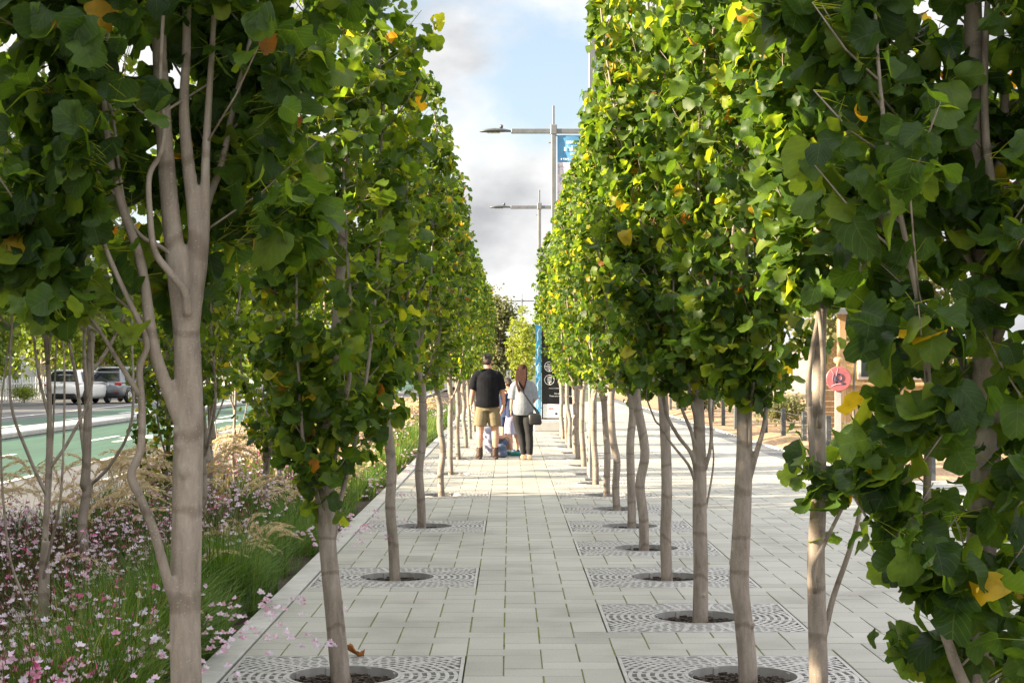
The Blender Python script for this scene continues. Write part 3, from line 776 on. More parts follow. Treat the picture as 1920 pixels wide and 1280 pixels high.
L_.append(limb([(262, 740, -.08), (230, 690, -.1), (200, 640, -.1), (150, 560, -.1), (90, 440, -.1)], D, B, .009, .003))
L_.append(limb([(372, 560, .05), (384, 480, .12), (380, 400, .2), (405, 300, .3), (420, 120, .3), (440, -200, .25)], D, B, .012, .004))
def keepL(c):
    X = c[0]; Z = c[2]; Yv = c[1]
    if Z < (1.70 if -.25 < X+.12 < .1 else 1.80)+rng.uniform(-.04, .08): return False
    xx = VX + (X+B[0])/(yb+Yv)*F; yy = VY-(Z-H)/(yb+Yv)*F
    if Yv < 0.06 and 268 < xx < 440 and yy > 250 - (60 if xx > 380 else 0): return False      # the bare fork faces the path
    if Yv < .10 and 175 < xx < 490 and yy > -150 and rng.random() < (.55 if yy < 40 else .82 if yy < 200 else .93): return False
    if xx > 330 and yy > 560 and xx < 520 and Yv < .1: return False
    return True
tL0 = grow(11, hi=2, h=4.6, z0=1.56, R_=0.66, trunk=(tr, list(rr)), leaders=L_, nleaf=5200, size=(.045, .102), keep=keepL, voxel=.006, density=1.0, rshift=-.10)
tree(B[0], B[1], tL0, 'big smooth trunk rising from pink flowers, forked low with a kinked side stem', GL)

# --- left row, first tree at the orange leaf: leans, with a low bushy skirt of leaves
B = (XL, left_y[1], 0.0); D = left_y[1]
tr = smooth_path(from_px([(642, 1300), (638, 1262), (628, 1160), (617, 1050), (612, 980), (612, 900), (618, 780), (628, 650), (640, 480), (648, 300), (655, 100), (660, -100), (668, -320)], D, B), 4)
zz = np.array([p[2] for p in tr]); rr = np.interp(zz, [-.1, .0, .6, .95, 1.6, 3, 4.4], [.058, .052, .046, .046, .030, .018, .005])
LL = [limb([(614, 1050), (606, 980, -.05), (592, 920, -.08), (570, 840, -.12), (560, 700, -.12), (555, 500, -.1), (560, 250, -.1), (580, 0, 0)], D, B, .017, .004),
      limb([(620, 1050), (634, 960, .05), (652, 880, .1), (676, 780, .1), (700, 600, .1), (712, 400, .1), (715, 150, .1), (700, -60, 0)], D, B, .017, .004),
      limb([(616, 900), (640, 800, -.15), (660, 650, -.22), (650, 450, -.22), (640, 200, -.2), (650, -60, 0)], D, B, .014, .004),
      limb([(616, 880), (590, 760, .2), (560, 600, .28), (570, 400, .28), (600, 150, .2)], D, B, .014, .004),
      limb([(618, 760), (560, 660, 0), (510, 520, .05), (495, 340, .05), (520, 100, 0)], D, B, .012, .004)]
tL1 = grow(12, hi=2, h=4.5, z0=.98, R_=0.50, trunk=(tr, list(rr)), leaders=LL, nleaf=3200, size=(.042, .098), lowtwigs=9, rshift=.07, voxel=.007)
tree(B[0], B[1], tL1, 'tulip tree with leaves hanging low round its trunk, orange leaf on the grate below', GL)

# --- plaza row, near ones
B = (XR+.03, right_y[0], 0.0); D = B[1]
tr = smooth_path(from_px([(1838, 1800), (1838, 1600), (1836, 1400), (1835, 1280), (1833, 1180), (1838, 1050), (1848, 900), (1850, 700), (1846, 500), (1838, 330), (1832, 180), (1825, 60), (1822, -150), (1815, -400), (1810, -700)], D, B), 4)
zz = np.array([p[2] for p in tr]); rr = np.interp(zz, [-.1, .1, .8, 1.5, 1.9, 2.3, 3, 3.8, 4.5], [.056, .05, .045, .040, .036, .029, .02, .014, .006])
LR0 = [limb([(1852, 640, -.03), (1858, 500, -.05), (1862, 380, -.05), (1848, 260, -.05), (1846, 130, -.05), (1852, 0, -.05), (1862, -250, -.05)], D, B, .022, .006),
       limb([(1856, 420, .02), (1876, 300, .04), (1884, 180, .04), (1876, 60, .05), (1890, -100, .05), (1905, -300, .05)], D, B, .019, .006),
       limb([(1815, 1300, -.12), (1790, 1240, -.14), (1765, 1165, -.18), (1745, 1100, -.2), (1738, 960, -.22), (1740, 820, -.25), (1735, 640, -.3), (1700, 460, -.3), (1660, 250, -.3), (1640, 0, -.2), (1650, -250, -.1)], D, B, .018, .004),
       limb([(1765, 1165, -.18), (1735, 1130, -.2), (1690, 1080, -.22), (1650, 1010, -.22), (1600, 930, -.2)], D, B, .008, .003),
       limb([(1842, 800, 0), (1790, 640, .1), (1700, 500, .15), (1620, 330, .15), (1560, 120, .1), (1560, -100, .1), (1600, -400, 0)], D, B, .014, .004),
       limb([(1846, 560, 0), (1780, 400, -.05), (1740, 330, -.05), (1700, 200, -.05), (1690, 0, 0), (1720, -300, 0)], D, B, .012, .004),
       limb([(1846, 700, 0), (1900, 560, -.1), (1960, 400, -.15), (1990, 100, -.15), (1960, -200, -.1)], D, B, .014, .004),
       limb([(1836, 1000, 0), (1900, 900, -.1), (1960, 760, -.15), (2000, 500, -.15)], D, B, .012, .004),
       limb([(1836, 360, 0), (1730, 250, .15), (1600, 120, .2), (1500, -40, .2), (1480, -250, .2)], D, B, .011, .004)]
def keepR(c):
    xx = VX + (c[0]+B[0])/(D+c[1])*F; yy = VY-(c[2]-H)/(D+c[1])*F
    if yy > 1262: return False
    if yy > 1060 and xx < 1600: return False
    lim = np.interp(yy, [-200, 0, 200, 420, 560, 760, 900, 1060, 1250], [1360, 1400, 1440, 1530, 1600, 1606, 1615, 1575, 1615])
    if xx < lim: return False
    if c[1] < -.02 and 1800 < xx < 1890 and 40 < yy < 330: return False
    return True
tR0 = grow(21, hi=2, h=4.5, z0=.70, R_=0.62, trunk=(tr, list(rr)), leaders=LR0, nleaf=3700, size=(.048, .108), keep=keepR, voxel=.007, lowtwigs=16, rshift=-.09)
tree(B[0], B[1], tR0, 'closest dark leafy tree at the edge of view, leaves down to the paving', GR)

B = (XR, right_y[1], 0.0); D = B[1]
tr = smooth_path(from_px([(1535, 1460), (1535, 1400), (1535, 1280), (1532, 1150), (1530, 1040), (1534, 960), (1536, 880), (1535, 780), (1537, 650), (1540, 560), (1535, 420), (1530, 250), (1525, 50), (1522, -180), (1520, -450), (1515, -720)], D, B), 4)
zz = np.array([p[2] for p in tr]); rr = np.interp(zz, [-.1, .1, .75, 1.0, 1.3, 2, 3, 4.4], [.046, .040, .037, .033, .028, .022, .016, .005])
LR1 = [limb([(1528, 1110, -.03), (1526, 1060, -.06), (1545, 1020, -.08), (1575, 960, -.1), (1605, 900, -.1), (1612, 850, -.1), (1600, 760, -.1), (1610, 560, -.1), (1620, 300, -.1)], D, B, .010, .004),
       limb([(1545, 1195, .03), (1562, 1120, .05), (1590, 1040, .06), (1612, 960, .08), (1640, 800, .1), (1650, 500, .1), (1640, 200, .1), (1600, -100, 0)], D, B, .014, .005),
       limb([(1532, 960, -.03), (1520, 800, -.06), (1516, 720, -.06), (1522, 660, -.06), (1534, 560, -.06), (1500, 420, -.06), (1470, 220, -.06), (1470, -60, 0)], D, B, .016, .005),
       limb([(1536, 800, -.03), (1544, 700, -.08), (1536, 590, -.08), (1525, 560, -.08), (1505, 500, -.08), (1490, 350, -.1), (1500, 100, -.1)], D, B, .013, .004),
       limb([(1536, 640, .05), (1560, 500, .1), (1590, 300, .15), (1590, 50, .15)], D, B, .013, .004),
       limb([(1536, 560, 0), (1480, 420, .15), (1440, 220, .2), (1450, -40, .1)], D, B, .012, .004),
       limb([(1536, 480, 0), (1560, 380, -.15), (1570, 200, -.2), (1560, -60, -.1)], D, B, .012, .004)]
def keepR1(c):
    yy = VY-(c[2]-H)/(D+c[1])*F; xx = VX + (c[0]+B[0])/(D+c[1])*F
    if 1500 < xx < 1590 and 560 < yy < 830: return False
    if yy > 560: return abs(xx-1560) < 75 and yy > 800 and yy < 1010
    return xx > 1440 - (560-yy)*.12 or rng.random() < .2
tR1 = grow(22, hi=2, h=4.5, z0=1.02, R_=0.42, trunk=(tr, list(rr)), leaders=LR1, nleaf=2900, size=(.05, .10), keep=keepR1, voxel=.007, lowtwigs=5)
tree(B[0], B[1], tR1, 'slender tree with bare twin stems and one leaf tuft below, in front of red disc', GR)

B = (XR, right_y[2], 0.0); D = B[1]
tr = smooth_path(from_px([(1402, 1300), (1402, 1250), (1394, 1160), (1386, 1090), (1390, 1000), (1394, 900), (1396, 820), (1394, 740), (1392, 600), (1396, 420), (1400, 200), (1398, 0), (1396, -340)], D, B), 4)
zz = np.array([p[2] for p in tr]); rr = np.interp(zz, [-.1, .0, .35, .5, .9, 1.25, 2, 3, 4.4], [.053, .050, .048, .052, .047, .041, .027, .017, .005])
LR2 = [limb([(1404, 900), (1418, 850, -.03), (1432, 800, -.05), (1440, 740, -.06), (1455, 600, -.06), (1470, 400, -.05), (1475, 150, 0), (1450, -80, 0)], D, B, .018, .004),
       limb([(1402, 870), (1406, 820, -.05), (1408, 760, -.08), (1420, 620, -.12), (1420, 380, -.12), (1410, 120, -.1)], D, B, .012, .004),
       limb([(1395, 800), (1375, 700, .05), (1345, 560, .1), (1330, 380, .1), (1330, 150, .1), (1350, -60, .05)], D, B, .016, .004),
       limb([(1394, 760), (1360, 650, -.12), (1320, 480, -.18), (1310, 260, -.18), (1330, 20, -.1)], D, B, .015, .004),
       limb([(1394, 700), (1420, 560, .2), (1440, 330, .25), (1430, 60, .2)], D, B, .013, .004),
       limb([(1394, 690), (1370, 560, -.3), (1380, 350, -.33), (1390, 100, -.25)], D, B, .013, .004),
       limb([(1396, 480), (1350, 380, .2), (1330, 200, .22), (1350, -60, .1)], D, B, .012, .004)]
tR2 = grow(23, hi=2, h=4.6, z0=1.32, R_=0.52, trunk=(tr, list(rr)), leaders=LR2, rshift=.05, nleaf=3700, size=(.042, .092), voxel=.007, density=1.1)
tree(B[0], B[1], tR2, 'tulip tree with the thickest pale trunk, bowed at knee height, on the plaza edge', GR)

B = (XR, right_y[3], 0.0); D = B[1]
tr = smooth_path(from_px([(1313, 1190), (1313, 1160), (1314, 1060), (1312, 980), (1312, 890), (1311, 800), (1310, 740), (1312, 620), (1310, 450), (1305, 250), (1308, 60), (1306, -140)], D, B), 4)
zz = np.array([p[2] for p in tr]); rr = np.interp(zz, [-.1, .0, .6, .95, 1.3, 2, 3, 4.4], [.056, .050, .047, .044, .036, .026, .017, .005])
LR3 = [limb([(1308, 800), (1270, 640, -.1), (1205, 430, -.12), (1152, 200, -.12), (1124, -20, -.1), (1122, -260, -.05)], D, B, .015, .004),
       limb([(1306, 890), (1296, 850, -.03), (1270, 815, -.05), (1248, 770, -.06), (1240, 700, -.06), (1235, 560, -.06), (1230, 350, -.05), (1250, 100, 0)], D, B, .017, .004),
       limb([(1302, 900), (1290, 870, -.08), (1258, 830, -.1), (1240, 800, -.1), (1225, 780, -.12), (1205, 700, -.12), (1205, 500, -.1), (1220, 300, -.1)], D, B, .011, .003),
       limb([(1304, 860), (1298, 815, -.03), (1280, 770, -.04), (1266, 720, -.05), (1262, 560, -.08), (1270, 330, -.08), (1280, 60, -.05)], D, B, .015, .004),
       limb([(1318, 890), (1330, 850, -.05), (1334, 810, -.06), (1330, 760, -.06), (1336, 690, -.08), (1360, 540, -.08), (1370, 330, -.05), (1360, 90, 0)], D, B, .016, .004),
       limb([(1322, 960), (1332, 910, .02), (1338, 860, .03), (1335, 790, .04), (1350, 640, .08), (1365, 450, .1), (1350, 200, .1)], D, B, .008, .003),
       limb([(1311, 740), (1330, 600, .25), (1340, 400, .28), (1320, 120, .2)], D, B, .014, .004),
       limb([(1311, 720), (1290, 600, .25), (1270, 400, .28), (1280, 120, .2)], D, B, .013, .004)]
tR3 = grow(24, hi=2, h=5.3, z0=1.38, R_=0.62, trunk=(tr, list(rr)), leaders=LR3, rshift=.07, nleaf=5200, size=(.042, .092), voxel=.007, density=1.1)
tree(B[0], B[1], tR3, 'tulip tree with five bare upswept limbs fanning from chest height', GR)

# --- variants for the rest of both rows
VAR = [grow(40+k, h=4.5, z0=z0, R_=r_, fork=fk, nlead=nl, r0=.041, nleaf=3000, hi=(k < 3), petioles=(k < 3), size=(.038, .084), rshift=.07, voxel=.009)
       for k, (z0, r_, fk, nl) in enumerate([(1.28, .46, 1.45, 7), (1.36, .44, 1.6, 8), (1.22, .47, 1.3, 7), (1.34, .45, 1.4, 7), (1.26, .47, 1.55, 8)])]
VARR = [grow(50+k, h=4.65, z0=z0, R_=r_, fork=fk, nlead=nl, r0=.043, nleaf=3700, hi=(k < 3), petioles=(k < 3), size=(.038, .084), rshift=.07, voxel=.009)
       for k, (z0, r_, fk, nl) in enumerate([(1.30, .50, 1.4, 8), (1.38, .42, 1.55, 8), (1.24, .43, 1.35, 8), (1.36, .43, 1.5, 8), (1.26, .43, 1.4, 8)])]
rr_ = random.Random(8)
LABL = ['bed-side tulip tree with a thin low limb, the next past the one with orange leaf', 'straight slim kerb-side tulip tree, two trunks past the orange leaf',
        'thin pale wavy trunk by the kerb where the sun bands cross the path', 'kerb-side tulip tree two trunks before the man in black',
        'kerb-side tulip tree whose leaves brush the elbow of the man in black', 'kerb-side tulip tree just past the man in black', 'kerb-side tulip tree two trunks past the man in black',
        'kerb-side tulip tree three trunks past the man in black']
for k, y in enumerate(left_y[2:]):
    lab = LABL[k] if k < len(LABL) else 'distant kerb-side tulip tree, %s trunk past the man in black' % ORD[k-4]
    v = VAR[[0, 1, 2, 3, 4, 3, 4, 3, 4, 3, 4, 3][k % 12]]
    tree(XL+rr_.uniform(-.03, .03), y, v, lab, GL, rr_.uniform(0, 6.28), rr_.uniform(.97, 1.03), lean=R(rr_.uniform(.8, 2.2)))
LABR = ['tulip tree with a crooked pale trunk right after the fan of limbs', 'tulip tree with a dark knot on its trunk, behind the crooked pale trunk', 'tulip tree two trunks behind the crooked one, its limbs dark',
        'plaza-row tulip tree three trunks nearer than the white lamp post', 'plaza-row tulip tree two trunks nearer than the white lamp post', 'plaza-row tulip tree standing just in front of the white lamp post']
for k, y in enumerate(right_y[4:]):
    lab = LABR[k] if k < len(LABR) else 'plaza-row tulip tree, %s trunk past the white lamp post' % ORD[k-6]
    v = VARR[[0, 1, 2, 3, 4, 0, 3, 4, 3, 4, 3, 4][k % 12]]
    tree(XR+rr_.uniform(-.03, .03), y, v, lab, GR, rr_.uniform(0, 6.28), rr_.uniform(.97, 1.03), lean=R(rr_.uniform(.6, 2.0)), sz=1.17 if k == 0 else None)
for k in range(6):
    y = right_y[-1]+10*U*(k+3.2)
    tree(XR+.05, y, VAR[3+k % 2], 'dark tulip tree beyond the blue and black sign, %s behind it' % ORD[k], GR, rr_.uniform(0, 6.28), .98)
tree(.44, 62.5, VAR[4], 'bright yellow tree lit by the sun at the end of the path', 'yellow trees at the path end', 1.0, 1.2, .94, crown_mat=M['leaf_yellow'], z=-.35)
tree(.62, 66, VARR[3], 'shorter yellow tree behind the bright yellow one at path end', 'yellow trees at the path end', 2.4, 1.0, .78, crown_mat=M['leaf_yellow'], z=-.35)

# --- young trees in the bed
BV = [grow(60+k, h=4.2, z0=z0, R_=r_, fork=fk, nlead=nl, nleaf=nlf, hi=(k < 2), petioles=(k < 2), r0=(.036, .020, .036, .034)[k], size=(.045, .088), voxel=.008, rshift=.14)
      for k, (z0, r_, fk, nl, nlf) in enumerate([(1.90, .52, .95, 6, 1300), (1.95, .52, .5, 7, 1000), (.72, .46, .8, 8, 2300), (1.25, .5, 1.0, 7, 2000)])]
bed = [(-2.36, 8.6, 1, .9, 'thin dark-stemmed sapling among the flowers with a few leaves low down'),
       (-2.96, 11.8, 0, 1.0, 'young tree with slim pale trunk dividing into a vase of stems, in flowers'),
       (-2.62, 14.4, 3, 1.0, 'young bed tree behind the big forked trunk, its crown low and sunlit'),
       (-2.5, 17.4, 2, 1.0, 'bushy young tree behind the tree with the orange leaf at its foot'),
       (-2.75, 20.2, 2, 1.0, 'leafy young tree standing between dry grass and the kerb grass clumps'),
       (-2.6, 24.0, 2, 1.05, 'leafy young tree nearest the kerb in the middle of the bed'),
       (-3.18, 15.8, 2, .74, 'bushy young tree with leaves almost to the ground amid tan grass'),
       (-3.35, 18.9, 3, 1.0, 'young bed tree with a dark bent trunk in pale pink flowers'),
       (-3.45, 21.2, 1, 1.0, 'young bed tree with V-shaped stems rising from dry grass'),
       (-3.2, 25.2, 3, 1.05, 'young bed tree behind the V-shaped stems, partly hidden by low leaves'),
       (-3.4, 29.4, 2, 1.05, 'young bed tree near the middle of the bed, level with the man'),
       (-3.3, 33.5, 3, 1.05, 'young bed tree just past the level of the man in black'),
       (-3.3, 37.8, 0, 1.1, 'far young bed tree, second past the level of the man'), (-3.3, 42, 3, 1.1, 'far young bed tree, third past the level of the man'),
       (-3.3, 47, 2, 1.1, 'far young bed tree, fourth past the level of the man')]
for (x, y, v, s, lab) in bed:
    tree(x, y, BV[v], lab, GB, rr_.uniform(0, 6.28), s, z=-.04, name='young_tree')

# --- broad trees further off
def broad(seed, h, Rc, zc0, nleaf, lsize, mat, trunk_r=.14):
    rng = np.random.default_rng(seed); thick = MB(); thin = MB()
    tp = [(0, 0, -.3), (rng.normal(0, .05), rng.normal(0, .05), zc0*.6), (rng.normal(0, .1), rng.normal(0, .1), zc0+.25*(h-zc0)), (0, 0, h*.86)]
    sp = smooth_path(tp); n = len(sp); thick.tube(sp, [trunk_r*(1-.85*i/(n-1)) for i in range(n)], 10)
    P = []
    nl = 26
    for q in range(nl):
        z = zc0*.8+(h-zc0)*.7*(q/nl)**1.1; a = q*2.4+rng.normal(0, .3)
        t = rng.uniform(.1, 1); zt = zc0+(h-zc0)*min(.97, .12+.88*q/nl+rng.uniform(-.1, .15))
        rho = Rc*math.sqrt(max(.05, 1-((zt-(zc0+h)/2)/((h-zc0)/2*1.05))**2))*rng.uniform(.6, 1.0)
        b = np.array([0, 0, z]); e = np.array([rho*math.cos(a), rho*math.sin(a), zt])
        m = (b+e)/2+[0, 0, -.1*Rc]
        sp = smooth_path([b, m, e], 3); k = len(sp); thin.tube(sp, [trunk_r*.32*(1-.8*i/(k-1)) for i in range(k)], 6)
        for w in range(9):
            c = m+(e-m)*rng.uniform(.1, 1.1)+rng.normal(0, Rc*.16, 3); P.append((c, Rc*rng.uniform(.10, .22)))
    pts = []; per = nleaf//len(P)
    for c, s in P: pts.append(c+rng.normal(0, 1, (per, 3))*s*[1, 1, .8])
    P = np.concatenate(pts); ctr = np.array([0, 0, (zc0+h)/2])
    out = nrm(P-ctr)
    V, Fq, uv = leaf_arrays(P, out*.6+rng.normal(0, .6, P.shape)+[0, 0, -.3], out*.5+[0, 0, .5]+rng.normal(0, .5, P.shape), rng.uniform(*lsize, len(P)), rng, False)
    cr = np_mesh('crown', V, Fq, True, {'rnd': ('FLOAT', np.repeat(np.clip(rng.beta(2, 2, len(P)), 0, 1), len(LEAF_LO))), 'luv': ('FLOAT2', uv)})
    cr.materials.append(mat)
    tm = join_meshes('trunk', [thick.mesh('a', True), thin.mesh('b', True)]); tm.materials.append(M['bark'])
    return tm, cr
VG = broad(85, 3.3, 1.9, .5, 9000, (.09, .16), M['leaf_pale'], .07)  # low dense tree, shaped to cast shade from out of view
ST = [broad(81, 7.5, 2.6, 1.9, 6500, (.16, .30), M['leaf_pale'], .13), broad(82, 6.5, 2.3, 1.5, 6500, (.15, .28), M['leaf_pale'], .11)]
OV = [broad(83, 8.0, 1.5, 1.8, 5200, (.14, .26), M['leaf_olive'], .13), broad(84, 7.0, 2.6, 1.2, 6500, (.16, .30), M['leaf_olive'], .15)]
GT = 'street trees across the road'
for k, (x, y, v, s, lab) in enumerate([
        (-25.6, 62, 0, 1.0, 'pale green street tree by the white picket fence'), (-24.6, 77, 1, 1.0, 'pale green street tree over the white car'),
        (-24.8, 90, 0, 1.05, 'pale green street tree past the grey car'), (-24.5, 104, 1, 1.1, 'street tree across the road, second past the grey car'),
        (-24.6, 120, 0, 1.15, 'street tree across the road, third past the grey car'), (-24.4, 140, 1, 1.2, 'street tree across the road, fourth past the grey car'),
        (-24.4, 162, 0, 1.2, 'street tree across the road, fifth past the grey car')]):
    tree(x, y, ST[v], lab, GT, rr_.uniform(0, 6.28), s, name='street_tree', z=-.05)
tree(-.75, 122, OV[0], 'tall grey-olive tree rising behind the bright yellow tree', None, .4, .90, name='olive_tree', z=-.4)
tree(-4.5, 150, OV[1], 'broad olive tree far off beside the white pavilion', None, 1.4, 1.0, name='olive_tree', z=-.4)
for k, (x, y, s, lab) in enumerate([(12.5, 58, .9, 'olive tree standing behind the timber kiosk'), (20, 50, 1.0, 'olive tree beyond the mulch garden, past the kiosk'),
                                    (10.5, 88, 1.0, 'olive tree far along the mulch garden, right after the garden wall'), (17, 80, 1.1, 'largest olive tree at the back of the mulch garden'),
                                    (25, 66, 1.1, 'olive tree at the outer side of the mulch garden'), (8.5, 112, 1.1, 'farthest olive tree down the plaza side')]):
    tree(x, y, OV[1], lab, 'olive trees behind the mulch garden', k*1.3, s, name='olive_tree')
# trees added out of view beside the camera to shade the near paving
for k, (x, y, v, s, lab) in enumerate([(-6.0, 3.0, 1, .82, 'tall unseen tree added beside the camera to shade the near paving'),
                                       (-7.3, 7.2, 2, 1.45, 'low bushy unseen shade tree added just ahead of the camera, past the flowers'),
                                       (-7.4, 10.6, 2, 1.48, 'low bushy unseen shade tree, second added on the road side of the bed'),
                                       (-7.6, 13.8, 2, 1.42, 'low bushy unseen shade tree, third added on the road side of the bed'),
                                       (-8.6, 16.8, 2, 1.25, 'low bushy unseen shade tree, last one added before the open road')]):
    tree(x, y, (ST+[VG])[v], lab, 'unseen trees added for shade', k*1.9, s, name='added_shade_tree', z=-.2)
# ------------------------------------------------------------------ planting in the bed
def blades(B0, h, az, bend, w, k, rng, tip=0.05, sidejit=0.5):
    n = len(B0); t = np.linspace(0, 1, k)[None, :]
    h = h[:, None]; b = bend[:, None]
    hor = b*h*t**2; ver = h*(t-.42*np.minimum(b, 1.6)*t**2.4)
    c, s = np.cos(az)[:, None], np.sin(az)[:, None]
    P = np.stack([B0[:, 0:1]+c*hor, B0[:, 1:2]+s*hor, B0[:, 2:3]+ver], -1)
    sa = az+math.pi/2+rng.normal(0, sidejit, n)
    S = np.stack([np.cos(sa), np.sin(sa), np.zeros(n)], -1)[:, None, :]
    W = (w[:, None]*(np.maximum(1-t, 0)**.7*(1-tip)+tip))[..., None]
    V = np.stack([P-S*W, P+S*W], 2).reshape(n, k*2, 3)
    q = np.array([[2*i, 2*i+1, 2*i+3, 2*i+2] for i in range(k-1)])
    Fq = ((np.arange(n)*k*2)[:, None, None]+q[None]).reshape(-1, 4)
    return V.reshape(-1, 3), Fq, P
class Acc:
    def __init__(s): s.V = []; s.F = []; s.R = []; s.n = 0
    def add(s, V, F_, r):
        s.V.append(V); s.F.append(F_+s.n); s.R.append(np.broadcast_to(r, (len(V),)) if np.ndim(r) == 0 else r); s.n += len(V)
    def build(s, name, mat, label, cat):
        me = np_mesh(name, np.concatenate(s.V), [np.concatenate(s.F)], True, {'rnd': ('FLOAT', np.concatenate(s.R))})
        return tag(link_mesh(name, me, None, mat), label, cat, kind='stuff')
rng = np.random.default_rng(77)
XB0, XB1 = -4.55, XK-.20
def scatter(n, x0, x1, y0, y1, pw=1.0):
    y = y0+(y1-y0)*rng.random(n)**pw
    return np.stack([rng.uniform(x0, x1, n), y, np.full(n, -.05)], -1)
# green strap grass in tufts along the kerb and through the bed
A_ = Acc()
def tufts(n, x0, x1, y0, y1, per, hh, w, pw=1.0, rs=0.0, spread=.09):
    c = scatter(n, x0, x1, y0, y1, pw); hc = rng.uniform(*hh, n)
    B0 = np.repeat(c, per, 0)+np.concatenate([rng.normal(0, spread, (n*per, 2)), np.zeros((n*per, 1))], 1)
    B0[:, 0] = np.minimum(B0[:, 0], XB1)
    h = np.repeat(hc, per)*rng.uniform(.55, 1.1, n*per)
    az = np.arctan2(B0[:, 1]-np.repeat(c[:, 1], per), B0[:, 0]-np.repeat(c[:, 0], per))+rng.normal(0, .7, n*per)
    V, Fq, _ = blades(B0, h, az, np.abs(rng.normal(.45, .30, n*per)), rng.uniform(.7, 1.2, n*per)*w, 6, rng)
    A_.add(V, Fq, np.repeat(np.clip(rng.beta(2, 2.6, n*per)*.9+rs+np.repeat(rng.normal(0, .06, n), per), 0, 1), 12))
tufts(38, -2.26, -1.80, 7.2, 12.2, 300, (.46, .72), .0040, rs=.11)
tufts(30, -2.35, -1.78, 12.2, 19, 220, (.34, .50), .004, rs=.10)
tufts(95, -2.3, -1.82, 19, 48, 130, (.36, .55), .006, rs=.16)
tufts(50, -4.4, -2.2, 5, 15, 80, (.26, .42), .003, rs=-.22)
tufts(120, -4.5, -2.0, 15, 60, 80, (.35, .60), .007, rs=.10)
tufts(46, -4.5, -2.4, 10.8, 18, 90, (.38, .58), .0042, rs=.04)
A_.build('strap_grass', M['grass'], 'green strap-leaved grass in tufts along the flower bed kerb', 'grass')
# gaura: wiry stems, narrow leaves, pink and white four-petalled flowers
G_ = Acc()
def gaura(n, x0, x1, y0, y1, hh, nf, fs=.0125, w=.0016, nl=9, pw=1.0, pinks=.35, leafw=.0035):
    B0 = scatter(n, x0, x1, y0, y1, pw); cl = rng.normal(0, .06, (n, 2)); B0[:, :2] += cl
    h = rng.uniform(*hh, n)*(1+.18*np.sin(B0[:, 0]*5)*np.sin(B0[:, 1]*4)); az = rng.uniform(0, 6.28, n)
    V, Fq, P = blades(B0, h, az, np.abs(rng.normal(.35, .28, n)), np.full(n, w), 7, rng, tip=.5)
    G_.add(V, Fq, np.repeat(rng.uniform(.25, .62, n), 14))
    # leaves
    m = n*nl; i = np.repeat(np.arange(n), nl); t = rng.uniform(.03, .75, m)*6; a = np.floor(t).astype(int); f = (t-a)[:, None]
    p = P[i, a]*(1-f)+P[i, np.minimum(a+1, 6)]*f
    V, Fq, _ = blades(p, rng.uniform(.03, .085, m), rng.uniform(0, 6.28, m), rng.uniform(.5, 1.6, m), rng.uniform(.6, 1.2, m)*leafw, 3, rng, tip=.1)
    G_.add(V, Fq, np.repeat(np.where(rng.random(m) < .24, rng.uniform(.5, .62, m), rng.uniform(0, .45, m)), 6))
    # flowers: loose groups near the stem ends
    m = n*nf; i = np.repeat(np.arange(n), nf); t = rng.beta(7, 1.3, m)*5.99; a = np.floor(t).astype(int); f = (t-a)[:, None]
    c = P[i, a]*(1-f)+P[i, np.minimum(a+1, 6)]*f+rng.normal(0, .007, (m, 3))
    facing = nrm(np.stack([rng.normal(.1, .7, m), rng.normal(-.5, .6, m), rng.normal(.35, .5, m)], -1))
    u = nrm(np.cross(facing, np.array([0, 0, 1.0])+rng.normal(0, .1, (m, 3)))); v = np.cross(u, facing)
    s = rng.uniform(.7, 1.25, m)*fs
    hue = np.where(np.repeat(rng.random(n), nf) < pinks*.35, rng.uniform(.665, .74, m), np.where(rng.random(m) < .45, rng.uniform(.76, .86, m), rng.uniform(.86, 1, m)))
    for ang in (0.35, 1.25, 1.9, 2.8):
        e = np.cos(ang)[None] if False else (u*math.cos(ang)+v*math.sin(ang)); o = np.cross(facing, e)
        open_ = rng.uniform(.15, .9, m)[:, None]
        tip = c+(e*s[:, None]*1.35)+facing*s[:, None]*(.9-open_)
        mid = (c+tip)/2
        V = np.stack([c, mid+o*s[:, None]*.48, tip, mid-o*s[:, None]*.48], 1).reshape(-1, 3)
        G_.add(V, (np.arange(m)*4)[:, None]+np.array([[0, 1, 2, 3]]), np.repeat(hue, 4))
    # wine-red buds
    m = n*3; i = np.repeat(np.arange(n), 3); p = P[i, 6-rng.integers(0, 2, m)]+rng.normal(0, .008, (m, 3))
    V, Fq, _ = blades(p, rng.uniform(.012, .03, m), rng.uniform(0, 6.28, m), rng.uniform(.1, .6, m), np.full(m, .0028), 3, rng, tip=.3)
    G_.add(V, Fq, np.repeat(rng.uniform(.58, .67, m), 6))
gaura(1900, -4.4, -2.25, 5.2, 10.5, (.30, .66), 2, fs=.0135, w=.0022, nl=18, pinks=.42, leafw=.0045)
gaura(460, -2.3, -1.72, 5.5, 9.4, (.34, .58), 3, fs=.015, w=.002, nl=12, pinks=.5)
gaura(1000, -4.3, -2.1, 10.5, 14.5, (.34, .70), 2, fs=.0145, w=.0024, nl=16, pinks=.35, leafw=.005)
gaura(650, -4.3, -2.0, 14.5, 30, (.42, .76), 4, fs=.0155, w=.0026, leafw=.005, pinks=.6)
gaura(220, -4.3, -2.0, 30, 50, (.40, .66), 6, fs=.02, w=.003, leafw=.007)
